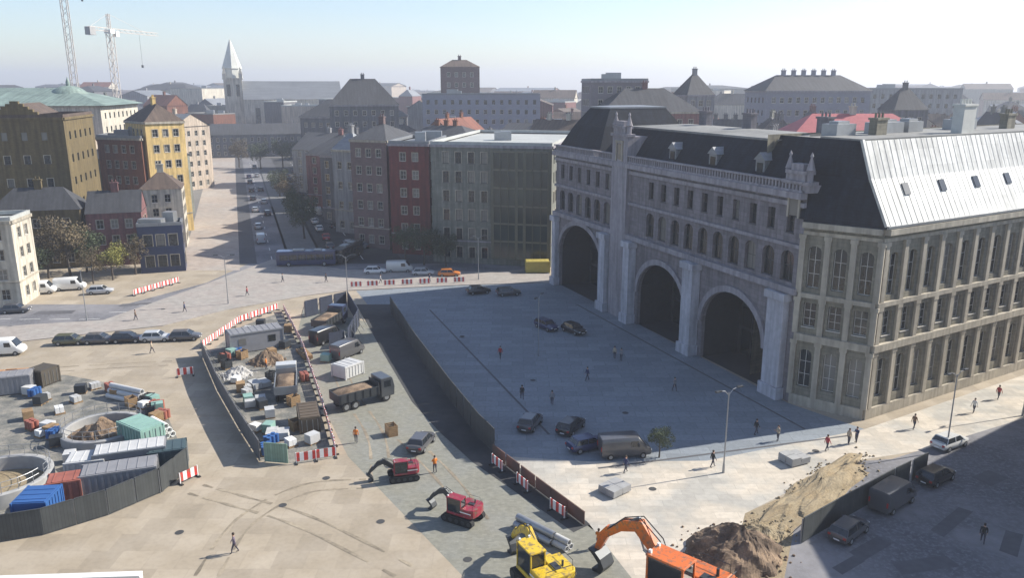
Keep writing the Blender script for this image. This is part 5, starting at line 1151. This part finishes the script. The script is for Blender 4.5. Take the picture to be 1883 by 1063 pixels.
# ------------------------------------------------------------------ people
SKIN = mat('skin', (.45, .27, .19), .6, var=.05); HAIR = mat('hair', (.04, .025, .015), .7, var=.2)
def person_mesh(pose):
    """one skinned skeleton -> one continuous mesh about 1.75 m tall, facing +x"""
    V, Ed, Rd = [], [], []
    def v(x, y, z, r, par=None):
        V.append((x, y, z)); Rd.append(r); i = len(V) - 1
        if par is not None: Ed.append((par, i))
        return i
    st = .24 if pose == 1 else .05
    pel = v(0, 0, .95, .15); w_ = v(.0, 0, 1.1, .135, pel); chs = v(.0, 0, 1.30, .165, w_); nk = v(.0, 0, 1.46, .07, chs); hd = v(.02, 0, 1.56, .088, nk); v(.02, 0, 1.68, .085, hd)
    v(.11, 0, 1.585, .022, hd)
    for s_ in (-1, 1):
        f_ = s_ * st; hip = v(0, s_ * .1, .88, .105, pel); kn = v(f_ * .6 + .03, s_ * .1, .48, .065, hip); an = v(f_ - (.06 if f_ < 0 else 0), s_ * .1, .09, .042, kn); v(f_ + .15, s_ * .12, .045, .035, an)
        sh = v(0, s_ * .19, 1.38, .065, chs); swing = -f_ * .7
        if pose == 2: el = v(.05, s_ * .25, 1.12, .045, sh); wr = v(.27, s_ * .16, 1.18, .033, el); dx, dz = .09, .02
        else: el = v(swing * .4, s_ * .25, 1.12, .045, sh); wr = v(swing + .05, s_ * .25, .87, .033, el); dx, dz = .02, -.09
        pm_ = v(V[wr][0] + dx * .6, V[wr][1], V[wr][2] + dz * .6, .03, wr)
        for k in range(4): a = v(V[pm_][0] + dx * .7, V[pm_][1] + (k - 1.5) * .018, V[pm_][2] + dz * .7, .009, pm_); v(V[a][0] + dx * .5 - dz * .12 + .008, V[a][1], V[a][2] + dz * .45 - dx * .2, .008, a)
        v(V[wr][0] + dx * .6 + .035, V[wr][1] - s_ * .02, V[wr][2] + dz * .6 + .01, .009, wr)
    me = bpy.data.meshes.new('person'); me.from_pydata(V, Ed, []); o = bpy.data.objects.new('person', me); COL.objects.link(o)
    sm = o.modifiers.new('skin', 'SKIN'); 
    for i, r in enumerate(Rd): me.skin_vertices[0].data[i].radius = (r, r)
    me.skin_vertices[0].data[0].use_root = True
    ss = o.modifiers.new('sub', 'SUBSURF'); ss.levels = 1; ss.render_levels = 1
    dg = bpy.context.evaluated_depsgraph_get(); out = bpy.data.meshes.new_from_object(o.evaluated_get(dg)); bpy.data.objects.remove(o)
    for m_ in ('coat', 'trousers', 'skin', 'shoe'): pass
    out.materials.clear()
    for m_ in (mat('coat_base', (.1, .1, .12), .8), mat('trouser_base', (.05, .05, .07), .8), SKIN, mat('shoe', (.02, .02, .02), .6)): out.materials.append(m_)
    for p_ in out.polygons:
        c = p_.center; r = math.hypot(c.x, c.y)
        hand = (abs(c.y) > .19 and c.z < .86 and c.z > .6) if pose != 2 else (c.x > .26 and .9 < c.z < 1.3)
        p_.material_index = 2 if c.z > 1.45 or hand else 3 if c.z < .10 else 1 if c.z < .93 and abs(c.y) < .2 else 0
        p_.use_smooth = True
    out.name = 'person'; return out
PM = [person_mesh(i) for i in range(3)]
hb = MB(); n_ = 12
hb.rings([[(.005 + rr * 1.0 * math.cos(2 * math.pi * i / n_) , rr * .92 * math.sin(2 * math.pi * i / n_), z + (.05 if math.cos(2 * math.pi * i / n_) > .4 and z < 1.66 else 0)) for i in range(n_)] for rr, z in ((.085, 1.56), (.106, 1.62), (.104, 1.68), (.085, 1.735), (.04, 1.76))]); HO = hb.build('hair', HAIR, smooth=True); HMESH = HO.data; bpy.data.objects.remove(HO)
COATS = {'black': (.02, .02, .02), 'dark blue': (.03, .04, .1), 'orange vest': (.6, .18, .02), 'red': (.35, .03, .04), 'grey': (.2, .2, .21), 'beige': (.4, .33, .24), 'purple grey': (.16, .13, .17), 'white': (.6, .6, .58), 'brown': (.15, .09, .05)}
def person(px, py, dg, pose, coat, lab, p=None):
    p = p or G(px, py); o = bpy.data.objects.new('person', PM[pose]); COL.objects.link(o); o.location = (p.x, p.y, .02); o.rotation_euler = (0, 0, R(dg)); tag(o, lab, 'person', 'people around the square')
    o.material_slots[0].link = 'OBJECT'; o.material_slots[0].material = mat('coat_' + coat.replace(' ', '_'), COATS[coat], .85, var=.1)
    h = bpy.data.objects.new('hair', HMESH); COL.objects.link(h); h.parent = o
for a in ((432, 1018, 200, 1, 'purple grey', 'person in purple grey coat walking alone on the tan plaza'), (1806, 1000, 60, 1, 'black', 'person in black walking on the shaded side street'), (1150, 870, 30, 1, 'dark blue', 'person in dark blue coat on the sunlit pavement by the dark van'),
    (960, 735, 100, 1, 'black', 'person in black crossing the shaded square'), (1015, 745, 80, 0, 'grey', 'person in grey standing on the shaded square between cars'), (1080, 700, 200, 1, 'dark blue', 'person in dark blue walking across the shaded square'), (920, 660, 250, 1, 'red', 'person in red coat on the shaded square'),
    (1240, 720, 300, 1, 'grey', 'person in grey walking near the right hand arch'), (1390, 800, 20, 1, 'black', 'person in black at the shadow edge before the corner pavilion'), (1430, 812, 200, 2, 'beige', 'person in beige coat at the sunlit pavement edge'), (1680, 790, 30, 1, 'brown', 'person in brown coat beside the wing wall'), (1790, 760, 210, 1, 'white', 'person in white top walking along the wing'),
    (1520, 830, 20, 1, 'red', 'person in red coat on the sunlit pavement'), (1560, 818, 25, 0, 'beige', 'person in beige coat, left one of a pair by the wing'), (1574, 815, 205, 2, 'dark blue', 'person in dark blue facing the one in beige by the wing'), (1835, 735, 30, 1, 'red', 'person in red walking far along the wing'), (1130, 660, 60, 0, 'beige', 'person in beige standing before the middle arch'), (1142, 664, 240, 2, 'grey', 'person in grey facing the one in beige before the middle arch'), (1310, 860, 15, 1, 'black', 'person in black on the bright pavement by the street lamp'), (700, 522, 10, 1, 'white', 'person in white at the far pavement left'), (790, 520, 190, 1, 'dark blue', 'person in dark blue at the far pavement near the orange car'), (250, 590, 20, 1, 'brown', 'person in brown on the left part of the curved pavement'),
    (655, 815, 90, 0, 'orange vest', 'site worker in orange vest beside the near right corner of the central plot'), (800, 870, 120, 2, 'orange vest', 'site worker in orange vest between the small red excavators'), (1100, 1010, 60, 2, 'orange vest', 'site worker in orange vest between the yellow and orange excavators'),
    (490, 680, 10, 0, 'orange vest', 'site worker in orange vest inside the central plot'), (280, 650, 10, 1, 'beige', 'person in beige coat passing below the kerbside row'), (340, 575, 10, 1, 'dark blue', 'person in dark blue on the curved pavement, left one'), (455, 545, 190, 1, 'red', 'person in red on the curved pavement'), (520, 520, 20, 1, 'grey', 'person in grey on the curved pavement near the bus'), (600, 520, 200, 1, 'black', 'person in black on the pavement below the bus')): person(*a)

# ------------------------------------------------------------------ haze
b = MB(); b.box(-4100, 4100, -300, 4100, -1, 95); hz = b.build('haze', []); kind(hz, 'stuff')
hm = bpy.data.materials.new('haze'); hm.use_nodes = True; hm.node_tree.nodes.clear()
ho = hm.node_tree.nodes.new('ShaderNodeOutputMaterial'); pv = hm.node_tree.nodes.new('ShaderNodeVolumePrincipled')
pv.inputs['Color'].default_value = (.86, .90, 1, 1); pv.inputs['Density'].default_value = .00045; pv.inputs['Anisotropy'].default_value = .3
hm.node_tree.links.new(pv.outputs[0], ho.inputs['Volume']); hz.data.materials.clear(); hz.data.materials.append(hm)
